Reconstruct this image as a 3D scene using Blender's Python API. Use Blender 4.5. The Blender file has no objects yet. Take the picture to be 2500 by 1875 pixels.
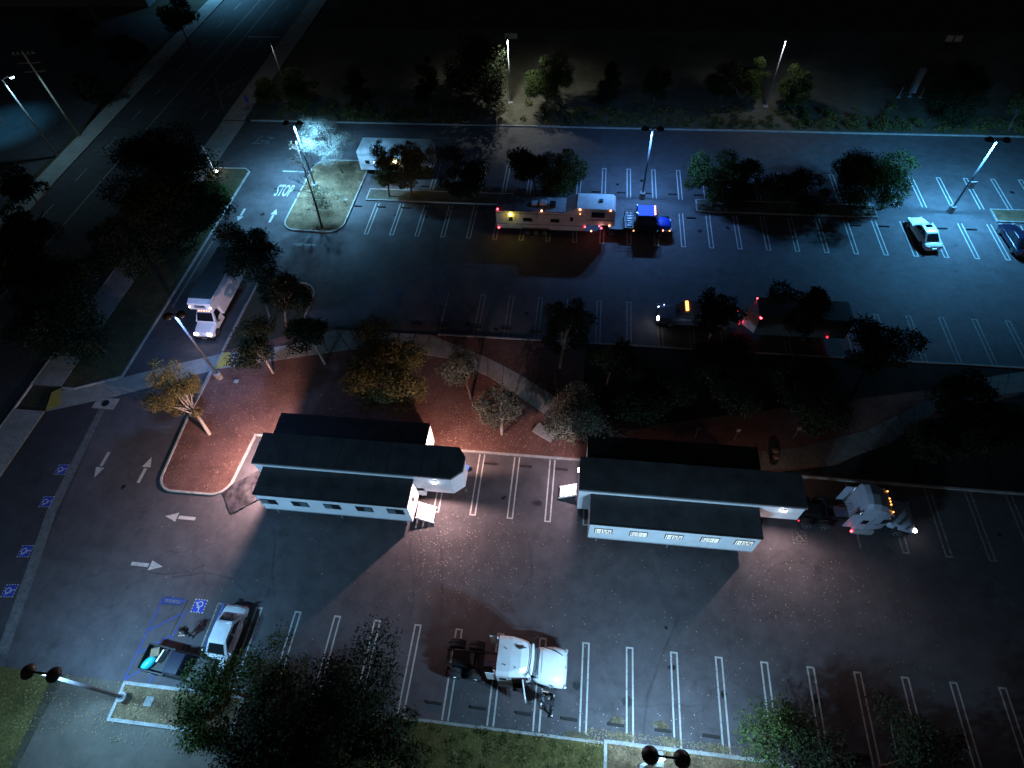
import bpy, math, random
import numpy as np
from mathutils import Vector, Matrix
R = math.radians
PI = math.pi
rng = random.Random(7)
scene = bpy.context.scene
COL = scene.collection
# ------------------------------------------------------------------ camera
CAM_H = 40.604
FWD = Vector((-0.10078606, 0.58495858, -0.80477676))
RGT = Vector((0.99280709, 0.11167381, -0.04316298))
UPV = Vector((-0.06462393, 0.8033383, 0.59200619))
FPX = 1455.316
cd = bpy.data.cameras.new('camera')
cam = bpy.data.objects.new('camera', cd)
COL.objects.link(cam)
cd.sensor_width = 36.0
cd.sensor_fit = 'HORIZONTAL'
cd.lens = FPX / 2500.0 * 36.0
cd.clip_start = 0.5
cd.clip_end = 3000.0
m = Matrix.Identity(4)
for i in range(3):
    m[i][0] = RGT[i]; m[i][1] = UPV[i]; m[i][2] = -FWD[i]
m[2][3] = CAM_H
cam.matrix_world = m
scene.camera = cam
# ------------------------------------------------------------------ night sky, faint moon, exposure
world = bpy.data.worlds.new('World')
scene.world = world
world.use_nodes = True
wn = world.node_tree
wn.nodes.clear()
sky = wn.nodes.new('ShaderNodeTexSky')
sky.sky_type = 'NISHITA'
sky.sun_disc = False
sky.sun_elevation = R(12)
sky.sun_rotation = R(150)
bg = wn.nodes.new('ShaderNodeBackground')
bg.inputs['Strength'].default_value = 0.0046
wo = wn.nodes.new('ShaderNodeOutputWorld')
wn.links.new(sky.outputs[0], bg.inputs[0])
wn.links.new(bg.outputs[0], wo.inputs[0])
sd = bpy.data.lights.new('moon', 'SUN')
sd.energy = 0.03
sd.angle = R(0.5)
sd.color = (0.75, 0.85, 1.0)
moon = bpy.data.objects.new('moon', sd)
COL.objects.link(moon)
moon.rotation_euler = (R(50), 0, R(-30))
scene.view_settings.view_transform = 'Standard'
scene.view_settings.look = 'None'
scene.view_settings.exposure = 0.0
scene.view_settings.gamma = 1.0
scene.view_settings.use_curve_mapping = False
scene.cycles.max_bounces = 4
scene.cycles.diffuse_bounces = 2
scene.cycles.glossy_bounces = 2
scene.cycles.transparent_max_bounces = 6
scene.cycles.sample_clamp_indirect = 3.0

# ------------------------------------------------------------------ measuring helpers (pixel of the 2500 px photo + height -> point)
def G(px, py, z=0.0):
    d = FWD * FPX + RGT * (px - 1250.0) - UPV * (py - 937.5)
    t = (z - CAM_H) / d.z
    return Vector((d.x * t, d.y * t, z))
def depth(p):
    return (Vector(p) - Vector((0, 0, CAM_H))).dot(FWD)

# ------------------------------------------------------------------ materials
MATS = {}
def _new(name):
    mt = bpy.data.materials.new(name)
    mt.use_nodes = True
    nt = mt.node_tree
    b = nt.nodes['Principled BSDF']
    return mt, nt, b
def coord(nt, scale=1.0):
    g = nt.nodes.new('ShaderNodeNewGeometry')
    return g.outputs['Position']
def ocoord(nt):
    g = nt.nodes.new('ShaderNodeTexCoord')
    return g.outputs['Object']
def noise(nt, vec, scale, detail=5.0, rough=0.6):
    n = nt.nodes.new('ShaderNodeTexNoise')
    n.inputs['Scale'].default_value = scale
    n.inputs['Detail'].default_value = detail
    n.inputs['Roughness'].default_value = rough
    nt.links.new(vec, n.inputs['Vector'])
    return n.outputs['Fac']
def ramp(nt, fac, stops):
    r = nt.nodes.new('ShaderNodeValToRGB')
    e = r.color_ramp.elements
    while len(e) < len(stops): e.new(0.5)
    for el, (p, c) in zip(e, stops):
        el.position = p
        el.color = (c[0], c[1], c[2], 1) if not isinstance(c, float) else (c, c, c, 1)
    nt.links.new(fac, r.inputs['Fac'])
    return r.outputs['Color']
def mix(nt, fac, a, b, mode='MIX'):
    mx = nt.nodes.new('ShaderNodeMix')
    mx.data_type = 'RGBA'; mx.blend_type = mode
    if isinstance(fac, float): mx.inputs[0].default_value = fac
    else: nt.links.new(fac, mx.inputs[0])
    for s, v in ((6, a), (7, b)):
        if isinstance(v, tuple): mx.inputs[s].default_value = (v[0], v[1], v[2], 1)
        else: nt.links.new(v, mx.inputs[s])
    return mx.outputs[2]
def bump(nt, b, h, strength=0.3, dist=0.02):
    bp = nt.nodes.new('ShaderNodeBump')
    bp.inputs['Strength'].default_value = strength
    bp.inputs['Distance'].default_value = dist
    nt.links.new(h, bp.inputs['Height'])
    nt.links.new(bp.outputs[0], b.inputs['Normal'])
def plain(name, col, rough=0.6, metal=0.0, var=0.18, scale=3.0, spec=0.5, coat=0.0, obj=True):
    if name in MATS: return MATS[name]
    mt, nt, b = _new(name)
    v = ocoord(nt) if obj else coord(nt)
    n = noise(nt, v, scale)
    lo = tuple(max(0, c * (1 - var * 1.6)) for c in col); hi = tuple(min(1, c * (1 + var)) for c in col)
    c = ramp(nt, n, [(0.3, lo), (0.7, hi)])
    nt.links.new(c, b.inputs['Base Color'])
    b.inputs['Roughness'].default_value = rough
    b.inputs['Metallic'].default_value = metal
    b.inputs['Specular IOR Level'].default_value = spec
    if coat: b.inputs['Coat Weight'].default_value = coat; b.inputs['Coat Roughness'].default_value = 0.08
    MATS[name] = mt
    return mt
def emit(name, col, strength):
    if name in MATS: return MATS[name]
    mt, nt, b = _new(name)
    b.inputs['Base Color'].default_value = (col[0] * .5, col[1] * .5, col[2] * .5, 1)
    b.inputs['Emission Color'].default_value = (*col, 1)
    b.inputs['Emission Strength'].default_value = strength
    MATS[name] = mt
    return mt
def asphalt(name, base, patch=1.0):
    mt, nt, b = _new(name)
    P = coord(nt)
    big = noise(nt, P, 0.11, 4)
    mid = noise(nt, P, 0.9, 6, 0.7)
    fine = noise(nt, P, 22.0, 3, 0.8)
    c1 = ramp(nt, big, [(0.3, tuple(x * .72 for x in base)), (0.7, tuple(x * 1.22 for x in base))])
    c2 = ramp(nt, mid, [(0.35, (0.78,) * 3), (0.65, (1.16,) * 3)])
    c3 = ramp(nt, fine, [(0.3, (0.80,) * 3), (0.72, (1.22,) * 3)])
    c = mix(nt, 1.0, c1, c2, 'MULTIPLY')
    c = mix(nt, 1.0, c, c3, 'MULTIPLY')
    # oil and tyre stains
    st = noise(nt, P, 0.42, 7, 0.72)
    sm = ramp(nt, st, [(0.60, (1.0,) * 3), (0.70, (0.60,) * 3)])
    c = mix(nt, patch * 0.9, c, sm, 'MULTIPLY')
    # sealed cracks
    vo = nt.nodes.new('ShaderNodeTexVoronoi'); vo.feature = 'DISTANCE_TO_EDGE'; vo.inputs['Scale'].default_value = 0.085
    wv = nt.nodes.new('ShaderNodeVectorMath'); wv.operation = 'ADD'
    nn = nt.nodes.new('ShaderNodeTexNoise'); nn.inputs['Scale'].default_value = 0.5; nn.inputs['Detail'].default_value = 4
    nt.links.new(P, nn.inputs['Vector'])
    sc = nt.nodes.new('ShaderNodeVectorMath'); sc.operation = 'SCALE'; sc.inputs['Scale'].default_value = 2.6
    nt.links.new(nn.outputs['Color'], sc.inputs[0]); nt.links.new(P, wv.inputs[0]); nt.links.new(sc.outputs[0], wv.inputs[1])
    nt.links.new(wv.outputs[0], vo.inputs['Vector'])
    cr = ramp(nt, vo.outputs['Distance'], [(0.0015, (0.72,) * 3), (0.005, (1.0,) * 3)])
    c = mix(nt, patch * 0.8, c, cr, 'MULTIPLY')
    nt.links.new(c, b.inputs['Base Color'])
    b.inputs['Roughness'].default_value = 0.82
    b.inputs['Specular IOR Level'].default_value = 0.35
    bump(nt, b, fine, 0.35, 0.02)
    MATS[name] = mt
    return mt
def ground_mat(name, a, bcol, ccol=None, s1=0.6, s2=9.0, bs=0.8):
    mt, nt, b = _new(name)
    P = coord(nt)
    n1 = noise(nt, P, s1, 6, 0.7); n2 = noise(nt, P, s2, 5, 0.8)
    c = ramp(nt, n1, [(0.32, a), (0.66, bcol)])
    c2 = ramp(nt, n2, [(0.3, (0.45,) * 3), (0.7, (1.5,) * 3)])
    c = mix(nt, 1.0, c, c2, 'MULTIPLY')
    if ccol:
        n3 = noise(nt, P, 5.0, 2, 0.5)
        f = ramp(nt, n3, [(0.62, 0.0), (0.70, 1.0)])
        c = mix(nt, f, c, ccol)
    nt.links.new(c, b.inputs['Base Color'])
    b.inputs['Roughness'].default_value = 0.95
    b.inputs['Specular IOR Level'].default_value = 0.15
    bump(nt, b, n2, bs, 0.06)
    MATS[name] = mt
    return mt
def paint_mat(name, col, wear, under=(0.05, 0.05, 0.052)):
    mt, nt, b = _new(name)
    P = coord(nt)
    n = noise(nt, P, 7.0, 6, 0.75)
    f = ramp(nt, n, [(wear - 0.06, 0.0), (wear + 0.06, 1.0)])
    n2 = noise(nt, P, 1.1, 3)
    c0 = ramp(nt, n2, [(0.3, tuple(x * .75 for x in col)), (0.7, col)])
    c = mix(nt, f, under, c0)
    nt.links.new(c, b.inputs['Base Color'])
    b.inputs['Roughness'].default_value = 0.7
    MATS[name] = mt
    return mt
def leaf_mat(name, col, col2):
    mt, nt, b = _new(name)
    P = coord(nt)
    n = noise(nt, P, 1.3, 3); n2 = noise(nt, P, 7.0, 2)
    c = ramp(nt, n, [(0.35, col), (0.65, col2)])
    c2 = ramp(nt, n2, [(0.3, (0.75,) * 3), (0.7, (1.25,) * 3)])
    c = mix(nt, 1.0, c, c2, 'MULTIPLY')
    nt.links.new(c, b.inputs['Base Color'])
    b.inputs['Roughness'].default_value = 0.9
    b.inputs['Specular IOR Level'].default_value = 0.1
    MATS[name] = mt
    return mt
M_ASPH = asphalt('asphalt', (0.066, 0.061, 0.066))
M_STREET = asphalt('street_asphalt', (0.045, 0.046, 0.05), 0.6)
M_CONC = ground_mat('concrete', (0.20, 0.20, 0.19), (0.30, 0.30, 0.285), None, 0.8, 14.0, 0.2)
M_KERB = ground_mat('kerb_concrete', (0.19, 0.19, 0.185), (0.32, 0.32, 0.30), None, 1.5, 14.0, 0.2)
M_MULCH = ground_mat('red_mulch', (0.090, 0.046, 0.039), (0.15, 0.080, 0.066), (0.22, 0.12, 0.09), 0.5, 11.0, 1.0)
M_DIRT = ground_mat('dry_dirt', (0.055, 0.050, 0.038), (0.13, 0.118, 0.09), (0.05, 0.06, 0.025), 0.35, 6.0, 1.0)
M_TAN = ground_mat('tan_mulch', (0.075, 0.052, 0.030), (0.17, 0.115, 0.068), (0.045, 0.045, 0.02), 0.9, 6.0, 1.0)
M_GRASS = ground_mat('lawn', (0.050, 0.046, 0.015), (0.105, 0.092, 0.030), (0.19, 0.15, 0.06), 0.5, 8.0, 1.0)
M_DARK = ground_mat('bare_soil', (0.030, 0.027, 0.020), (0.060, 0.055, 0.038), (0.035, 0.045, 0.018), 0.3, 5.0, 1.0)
M_LINE = paint_mat('white_line_paint', (0.42, 0.42, 0.40), 0.40)
M_LINE2 = paint_mat('faded_line_paint', (0.26, 0.26, 0.25), 0.47)
M_BLUE = paint_mat('blue_paint', (0.012, 0.04, 0.26), 0.46)
M_YEL = paint_mat('yellow_tactile', (0.42, 0.34, 0.07), 0.36, (0.2, 0.19, 0.14))
M_STEEL = plain('galvanised_steel', (0.42, 0.43, 0.44), 0.5, 0.5)
M_POLE = plain('pole_paint', (0.11, 0.11, 0.12), 0.45, 0.0)
M_BLACK = plain('black_metal', (0.012, 0.012, 0.013), 0.5)
M_RUB = plain('rubber', (0.012, 0.012, 0.012), 0.85)
M_TYRE = plain('tyre_rubber', (0.015, 0.015, 0.016), 0.8)
M_RIM = plain('wheel_metal', (0.55, 0.55, 0.57), 0.28, 0.9)
M_WHITE = plain('white_paint', (0.80, 0.81, 0.82), 0.32, 0, 0.05, coat=0.4)
M_WALL = plain('trailer_white', (0.80, 0.81, 0.82), 0.45, 0, 0.06, 1.3)
M_ROOF = plain('roof_membrane', (0.048, 0.048, 0.050), 0.9, 0, 0.25, 0.8, 0.2)
plain('roof_seam', (0.032, 0.032, 0.034), 0.9)
M_ROOFL = plain('pale_roof', (0.55, 0.57, 0.58), 0.6, 0, 0.12, 1.2)
M_GLASS = plain('dark_glass', (0.010, 0.012, 0.014), 0.06, 0, 0.05, spec=0.9)
M_ALU = plain('aluminium', (0.60, 0.61, 0.63), 0.38, 0.6, 0.08)
M_BARK = plain('bark', (0.11, 0.085, 0.065), 0.9, 0, 0.4, 6.0)
M_BARKL = plain('pale_bark', (0.42, 0.34, 0.27), 0.85, 0, 0.2, 6.0)
M_SKIN = plain('skin', (0.45, 0.28, 0.20), 0.6, 0, 0.05)
M_CLOTH = plain('dark_cloth', (0.012, 0.013, 0.018), 0.9, 0, 0.2)
M_CLOTHG = plain('grey_cloth', (0.09, 0.09, 0.10), 0.9, 0, 0.2)
M_HAIR = plain('dark_hair', (0.02, 0.015, 0.012), 0.7)
M_SILVER = plain('silver_paint', (0.58, 0.60, 0.62), 0.3, 0.0, 0.05, coat=0.6)
M_NAVY = plain('navy_paint', (0.008, 0.010, 0.026), 0.3, 0.0, 0.05, coat=0.3)
M_BLUEP = plain('blue_paint_body', (0.008, 0.035, 0.42), 0.6, 0.0, 0.05, spec=.3)
M_RED = emit('red_lamp', (1.0, 0.05, 0.07), 14.0)
M_REDD = emit('dim_red_lamp', (1.0, 0.02, 0.04), 4.0)
M_ORG = emit('orange_lamp', (1.0, 0.30, 0.14), 9.0)
M_AMB = emit('amber_lamp', (1.0, 0.36, 0.08), 4.5)
M_HEAD = emit('headlight', (1.0, 0.96, 1.0), 26.0)
M_YLAMP = emit('yellow_lamp', (1.0, 0.86, 0.08), 14.0)
M_WARM = emit('warm_lamp', (1.0, 0.80, 0.35), 22.0)
M_WLAMP = emit('wall_lamp_lens', (1.0, 0.93, 1.0), 40.0)
M_CYLAMP = emit('cool_lens', (0.55, 0.85, 1.0), 30.0)

# ------------------------------------------------------------------ mesh building
class MB:
    def __init__(s): s.v = []; s.f = []
    def add(s, vs, fs):
        o = len(s.v); s.v += [tuple(p) for p in vs]; s.f += [tuple(i + o for i in f) for f in fs]; return s
    def box(s, x0, x1, y0, y1, z0, z1):
        return s.add([(x0, y0, z0), (x1, y0, z0), (x1, y1, z0), (x0, y1, z0), (x0, y0, z1), (x1, y0, z1), (x1, y1, z1), (x0, y1, z1)],
                     [(3, 2, 1, 0), (4, 5, 6, 7), (0, 1, 5, 4), (1, 2, 6, 5), (2, 3, 7, 6), (3, 0, 4, 7)])
    def obox(s, c, size, rz=0.0, rx=0.0, ry=0.0):
        mt = Matrix.Rotation(rz, 3, 'Z') @ Matrix.Rotation(ry, 3, 'Y') @ Matrix.Rotation(rx, 3, 'X')
        hx, hy, hz = size[0] / 2, size[1] / 2, size[2] / 2
        vs = [Vector(c) + mt @ Vector((a, b, d)) for d in (-hz, hz) for a, b in ((-hx, -hy), (hx, -hy), (hx, hy), (-hx, hy))]
        return s.add(vs, [(3, 2, 1, 0), (4, 5, 6, 7), (0, 1, 5, 4), (1, 2, 6, 5), (2, 3, 7, 6), (3, 0, 4, 7)])
    def prism(s, poly, z0, z1):
        n = len(poly)
        vs = [(x, y, z0) for x, y in poly] + [(x, y, z1) for x, y in poly]
        fs = [tuple(range(n - 1, -1, -1)), tuple(range(n, 2 * n))] + [(i, (i + 1) % n, (i + 1) % n + n, i + n) for i in range(n)]
        return s.add(vs, fs)
    def prism_y(s, prof, y0, y1):      # profile in x,z extruded along y
        n = len(prof)
        vs = [(x, y0, z) for x, z in prof] + [(x, y1, z) for x, z in prof]
        fs = [tuple(range(n)), tuple(range(2 * n - 1, n - 1, -1))] + [(i + n, (i + 1) % n + n, (i + 1) % n, i) for i in range(n)]
        return s.add(vs, fs)
    def loops(s, loops, caps=True, closed=True):
        n = len(loops[0]); vs = [p for l in loops for p in l]; fs = []
        for k in range(len(loops) - 1):
            for i in range(n if closed else n - 1):
                j = (i + 1) % n
                fs.append((k * n + i, k * n + j, (k + 1) * n + j, (k + 1) * n + i))
        if caps and closed:
            fs.append(tuple(range(n - 1, -1, -1))); b = (len(loops) - 1) * n
            fs.append(tuple(range(b, b + n)))
        return s.add(vs, fs)
    def tube(s, pts, rad, n=8, caps=True):
        pts = [Vector(p) for p in pts]
        if not isinstance(rad, (list, tuple)): rad = [rad] * len(pts)
        L = []
        for i, p in enumerate(pts):
            d = (pts[min(i + 1, len(pts) - 1)] - pts[max(i - 1, 0)]).normalized()
            a = d.orthogonal().normalized() if abs(d.z) < 0.99 else Vector((1, 0, 0))
            if abs(d.z) < 0.99:
                a = d.cross(Vector((0, 0, 1))).normalized()
            b = d.cross(a)
            L.append([p + (a * math.cos(2 * PI * k / n) + b * math.sin(2 * PI * k / n)) * rad[i] for k in range(n)])
        return s.loops(L, caps)
    def lathe(s, prof, c=(0, 0, 0), n=20):
        L = [[(c[0] + r * math.cos(2 * PI * k / n), c[1] + r * math.sin(2 * PI * k / n), c[2] + z) for k in range(n)] for r, z in prof]
        return s.loops(L, True)
    def quad(s, a, b, c, d): return s.add([a, b, c, d], [(0, 1, 2, 3)])
    def build(s, name, mat, parent=None, smooth=False, bevel=0.0, sub=0, **tags):
        me = bpy.data.meshes.new(name)
        me.from_pydata([tuple(p) for p in s.v], [], s.f)
        me.materials.append(mat)
        if smooth:
            for p in me.polygons: p.use_smooth = True
        me.update()
        o = bpy.data.objects.new(name, me); COL.objects.link(o)
        if parent: o.parent = parent
        if bevel:
            bv = o.modifiers.new('b', 'BEVEL'); bv.width = bevel; bv.segments = 2; bv.limit_method = 'ANGLE'
        if sub:
            sb = o.modifiers.new('s', 'SUBSURF'); sb.levels = sub; sb.render_levels = sub
        for k, v in tags.items(): o[k] = v
        return o
def thing(name, label, cat, loc=(0, 0, 0), rz=0.0, group=None):
    o = bpy.data.objects.new(name, None); COL.objects.link(o)
    o.empty_display_size = 0.3
    o.location = loc; o.rotation_euler = (0, 0, rz)
    o['label'] = label; o['category'] = cat
    if group: o['group'] = group
    return o
def tagm(o, label, cat, group=None):
    o['label'] = label; o['category'] = cat
    if group: o['group'] = group
    return o
def struct(name, mb, mat, **k):
    return mb.build(name, mat, None, kind='structure', **k)
def lamp(name, parent, loc, power, col, spot=None, blend=0.4, radius=0.12, rot=(0, 0, 0)):
    l = bpy.data.lights.new(name, 'SPOT' if spot else 'POINT')
    l.energy = power; l.color = col; l.shadow_soft_size = radius
    if spot: l.spot_size = R(spot); l.spot_blend = blend
    o = bpy.data.objects.new(name, l); COL.objects.link(o)
    o.location = loc; o.rotation_euler = rot
    if parent: o.parent = parent
    return o

# ================================================================== THE SETTING
def sheet(name, poly, z, mat): return struct(name, MB().add([(x, y, z) for x, y in poly], [tuple(range(len(poly)))]), mat)
def rect(x0, x1, y0, y1): return [(x0, y0), (x1, y0), (x1, y1), (x0, y1)]
sheet('ground', rect(-700, 700, -300, 1400), -0.03, M_DARK)
# street, along y
sheet('road', rect(-62.7, -47.5, -60, 600), 0.0, M_STREET)
sheet('side_lot', rect(-110, -66.4, 20, 100), -0.01, M_STREET)
def kerb(pts, w=0.16, h=0.15, closed=False, name='kerb', mat=None):
    mb = MB(); pts = [Vector((p[0], p[1], 0)) for p in pts]
    n = len(pts); L = []
    for i in range(n):
        a = pts[i - 1] if (i > 0 or closed) else pts[i]
        b = pts[(i + 1) % n] if (i < n - 1 or closed) else pts[i]
        d1 = (pts[i] - a).normalized() if (pts[i] - a).length > 1e-6 else (b - pts[i]).normalized()
        d2 = (b - pts[i]).normalized() if (b - pts[i]).length > 1e-6 else d1
        nrm = (Vector((-d1.y, d1.x, 0)) + Vector((-d2.y, d2.x, 0))).normalized()
        k = 1 / max(0.4, nrm.dot(Vector((-d1.y, d1.x, 0))))
        o1 = pts[i] + nrm * w / 2 * k; o2 = pts[i] - nrm * w / 2 * k
        L.append([(o1.x, o1.y, -0.02), (o1.x, o1.y, h), (o2.x, o2.y, h), (o2.x, o2.y, -0.02)])
    if closed: L.append(L[0])
    mb.loops(L, not closed)
    return struct(name, mb, mat or M_KERB, bevel=0.015)
def slabs(name, x0, x1, y0, y1, step, z, mat, axis='y'):
    # pavement slabs with recessed joints: each slab a part of the walk
    root = bpy.data.objects.new(name, None); COL.objects.link(root); root['kind'] = 'structure'
    base = MB().box(x0, x1, y0, y1, -0.02, z - 0.015).build('joint_bed', M_DIRT, root)
    me = None; y = y0; k = 0
    mb = MB().box(0.012, x1 - x0 - 0.012, 0.012, step - 0.012, -0.1, 0)
    while y < y1 - step * .5:
        if me is None:
            o = mb.build('slab', mat, root); me = o.data
        else:
            o = bpy.data.objects.new('slab', me); COL.objects.link(o); o.parent = root
        o.location = (x0, y, z + rng.uniform(-.004, .004)); y += step; k += 1
    return root
slabs('sidewalk', -65.4, -62.85, 20, 128, 1.8, 0.12, M_CONC)
slabs('sidewalk', -47.3, -44.5, 26, 58.4, 1.8, 0.12, M_CONC)
slabs('sidewalk', -47.3, -44.5, 68.9, 130, 1.8, 0.12, M_CONC)
slabs('sidewalk', -47.3, -44.5, 3, 23.4, 1.7, 0.12, M_CONC)
kerb([(-62.78, -40), (-62.78, 300)], 0.15)
kerb([(-47.4, -40), (-47.4, 58.5)], 0.15)
kerb([(-47.4, 68.8), (-47.4, 300)], 0.15)
sheet('driveway_apron', rect(-47.5, -44.4, 58.5, 68.8), 0.008, M_CONC)
# street paint
def line(name, x0, y0, x1, y1, w, mat, z=0.006):
    d = Vector((x1 - x0, y1 - y0, 0)).normalized(); nn = Vector((-d.y, d.x, 0)) * w / 2
    a = Vector((x0, y0, z)); b = Vector((x1, y1, z))
    return struct(name, MB().quad(a + nn, a - nn, b - nn, b + nn), mat)
M_STL = paint_mat('street_paint', (0.30, 0.30, 0.28), 0.44)
M_STF = paint_mat('faint_street_paint', (0.12, 0.12, 0.12), 0.46)
for y in (41.6, 48.35, 55.2, 61.95, 68.6, 75.3, 82.0, 88.8, 95.5, 102.1, 108.9, 115.6, 122.0): line('lane_dash', -60.3 + (y - 60) * .022, y, -60.3 + (y - 57) * .022, y + 2.5, 0.11, M_STL)
for y in (41, 48, 55, 62, 68.8, 75.4, 82.1, 88.8, 95.4, 102): line('lane_dash', -50.6, y, -50.5, y + 2.6, 0.11, M_STL)
line('centre_line', -57.25, 30, -57.1, 60, 0.12, M_STL)
line('centre_line', -57.1, 60, -56.65, 84.8, 0.12, M_STL); line('centre_line', -56.65, 84.8, -55.9, 130, 0.12, M_STL)
line('centre_line', -54.3, 76, -53.98, 82.5, 0.12, M_STL); line('centre_line', -53.98, 82.5, -53.3, 130, 0.12, M_STL)
line('stop_line', -53.3, 92.4, -48.2, 92.4, 0.4, M_STL)
for a, b in (((-53.4, 71.5), (-48.6, 80)), ((-53.4, 80), (-48.6, 71.5))): line('crossing_mark', a[0], a[1], b[0], b[1], 0.26, M_STF)
def text_mark(txt, x, y, sx, sy, rz, mat, name='road_lettering', z=0.007, extr=0.0, bold=0.0, parent=None, rx=0.0):
    c = bpy.data.curves.new('t', 'FONT'); c.body = txt; c.size = 1.0; c.align_x = 'CENTER'; c.align_y = 'CENTER'
    c.extrude = extr; c.offset = bold; c.resolution_u = 3
    o = bpy.data.objects.new('t', c); COL.objects.link(o)
    dg = bpy.context.evaluated_depsgraph_get()
    me = bpy.data.meshes.new_from_object(o.evaluated_get(dg))
    bpy.data.objects.remove(o)
    vs = [v.co for v in me.vertices]
    w = max(v.x for v in vs) - min(v.x for v in vs); h = max(v.y for v in vs) - min(v.y for v in vs)
    cx = (max(v.x for v in vs) + min(v.x for v in vs)) / 2; cy = (max(v.y for v in vs) + min(v.y for v in vs)) / 2
    for v in me.vertices: v.co.x = (v.co.x - cx) * sx / w; v.co.y = (v.co.y - cy) * sy / h
    me.materials.clear(); me.materials.append(mat)
    o = bpy.data.objects.new(name, me); COL.objects.link(o)
    o.location = (x, y, z); o.rotation_euler = (rx, 0, rz)
    if parent: o.parent = parent
    else: o['kind'] = 'structure'
    return o
text_mark('R', -52.9, 75.8, 0.9, 2.4, 0, M_STF); text_mark('R', -49.1, 75.8, 0.9, 2.4, 0, M_STF)
# parking lot asphalt
sheet('parking_lot', [(-39.5, 4.2), (160, 4.2), (160, 68.9), (-44.4, 68.9), (-44.4, 58.5), (-39.5, 58.5)], 0.0, M_ASPH)
sheet('parking_lot_corner', rect(-44.4, -39.5, -12, 25.9), 0.0, asphalt('dark_asphalt', (0.040, 0.040, 0.046)))
sheet('parking_lot_patch', [(-39.5, 4.2), (-36.3, 4.2), (-39.4, 24.5), (-39.5, 24.5)], 0.004, MATS['dark_asphalt'])
# drain strip (concrete) running down the lot
struct('drain_strip', MB().add([(-39.95, 24.2, .01), (-39.35, 24.2, .01), (-38.2, 14.8, .01), (-35.7, 4.9, .01), (-36.5, 4.9, .01), (-39.0, 14.8, .01)], [(0, 1, 2, 5), (5, 2, 3, 4)]), ground_mat('worn_concrete', (0.075, 0.078, 0.085), (0.14, 0.14, 0.14), None, 2.5, 12.0, 0.3))
# verge beyond the lot
sheet('verge', rect(-44.4, 200, 69.05, 95), 0.02, ground_mat('verge_dirt', (0.050, 0.048, 0.036), (0.115, 0.105, 0.082), (0.04, 0.055, 0.022), 0.22, 5.0, 1.0))
kerb([(-43.7, 68.95), (160, 68.95)], 0.18)
# west planting island between street and drive
sheet('west_island', [(-44.4, 25.9), (-43.2, 25.9), (-39.6, 27.5), (-39.6, 58.0), (-40.1, 58.5), (-44.4, 58.5)], 0.10, ground_mat('island_soil', (0.040, 0.038, 0.022), (0.085, 0.08, 0.045), (0.05, 0.06, 0.03), 0.4, 6.0, 1.0))
kerb([(-44.4, 58.5), (-40.2, 58.5), (-39.6, 58.0), (-39.6, 27.5), (-43.2, 25.9), (-44.4, 25.9)], 0.17)
# concrete walk crossing the drive
struct('crosswalk', MB().add([(-44.5, 25.6, .006), (-44.5, 23.4, .006), (-39.2, 25.4, .006), (-33.8, 27.9, .006), (-31.6, 28.9, .006), (-31.6, 30.8, .006), (-35.6, 29.2, .006), (-39.6, 27.4, .006)],
       [(0, 1, 2, 7), (7, 2, 3, 6), (6, 3, 4, 5)]), M_CONC)
sheet('yellow_tactile_strip', [(-45.0, 25.3), (-44.4, 25.85), (-43.4, 24.1), (-44.4, 23.4)], 0.125, M_YEL)
# island in front of the drive entrance (upper left)
def arc(cx, cy, r, a0, a1, n=7): return [(cx + r * math.cos(R(a0 + (a1 - a0) * i / n)), cy + r * math.sin(R(a0 + (a1 - a0) * i / n))) for i in range(n + 1)]
isl = [(-25.4, 60.7)] + arc(-30.2, 58.8, 1.9, 90, 180) + arc(-30.5, 49.5, 1.6, 180, 270) + arc(-27.0, 49.4, 1.6, 270, 360)
sheet('north_island', isl, 0.10, M_TAN); kerb(isl, 0.16, closed=True)
# median islands between rows D and E
for (x0, x1) in ((-24.1, -7.9), (11.85, 29.8), (41.2, 70.0)):
    sheet('median_island', rect(x0, x1, 53.45, 55.35), 0.10, M_TAN if x0 > 30 else M_DIRT)
    kerb(rect(x0, x1, 53.45, 55.35), 0.15, closed=True)
# big planted area with red mulch and finger island
fing = [(-31.5, 31.0), (-31.7, 24.0)] + arc(-30.0, 18.6, 1.35, 180, 270) + arc(-26.9, 18.6, 1.35, 270, 360) + [(-25.3, 22.7), (160, 22.7), (160, 34.4), (-25.4, 34.4)] + arc(-27.2, 38.3, 1.8, 0, 90) + [(-31.6, 40.1)]
sheet('mulch_bed', fing, 0.08, M_MULCH)
kerb([(-31.55, 30.9), (-31.7, 24.0)] + arc(-30.0, 18.6, 1.35, 180, 270) + arc(-26.9, 18.6, 1.35, 270, 360) + [(-25.3, 22.7), (160, 22.7)], 0.17)
kerb([(160, 34.45), (-12.4, 34.45)], 0.16); kerb([(-25.4, 34.4)] + arc(-27.2, 38.3, 1.8, 0, 90) + [(-31.6, 40.1), (-31.6, 31.0)], 0.16)
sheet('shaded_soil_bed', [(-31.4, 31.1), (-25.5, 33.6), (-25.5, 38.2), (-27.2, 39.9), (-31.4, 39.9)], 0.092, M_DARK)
M_DARKB = ground_mat('unlit_soil', (0.008, 0.008, 0.007), (0.020, 0.018, 0.013), None, .5, 6.0, 1.0)  # soil colour blackened to stand in for the lack of light here
sheet('unlit_soil_bed', [(0.9, 25.0), (40, 34.3), (0.9, 34.3)], 0.092, M_DARKB)
sheet('unlit_soil_bed', [(15.5, 22.9), (90, 22.9), (90, 33.0), (36, 31.9), (27, 28.2), (20, 23.9)], 0.091, M_DARKB)
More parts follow.
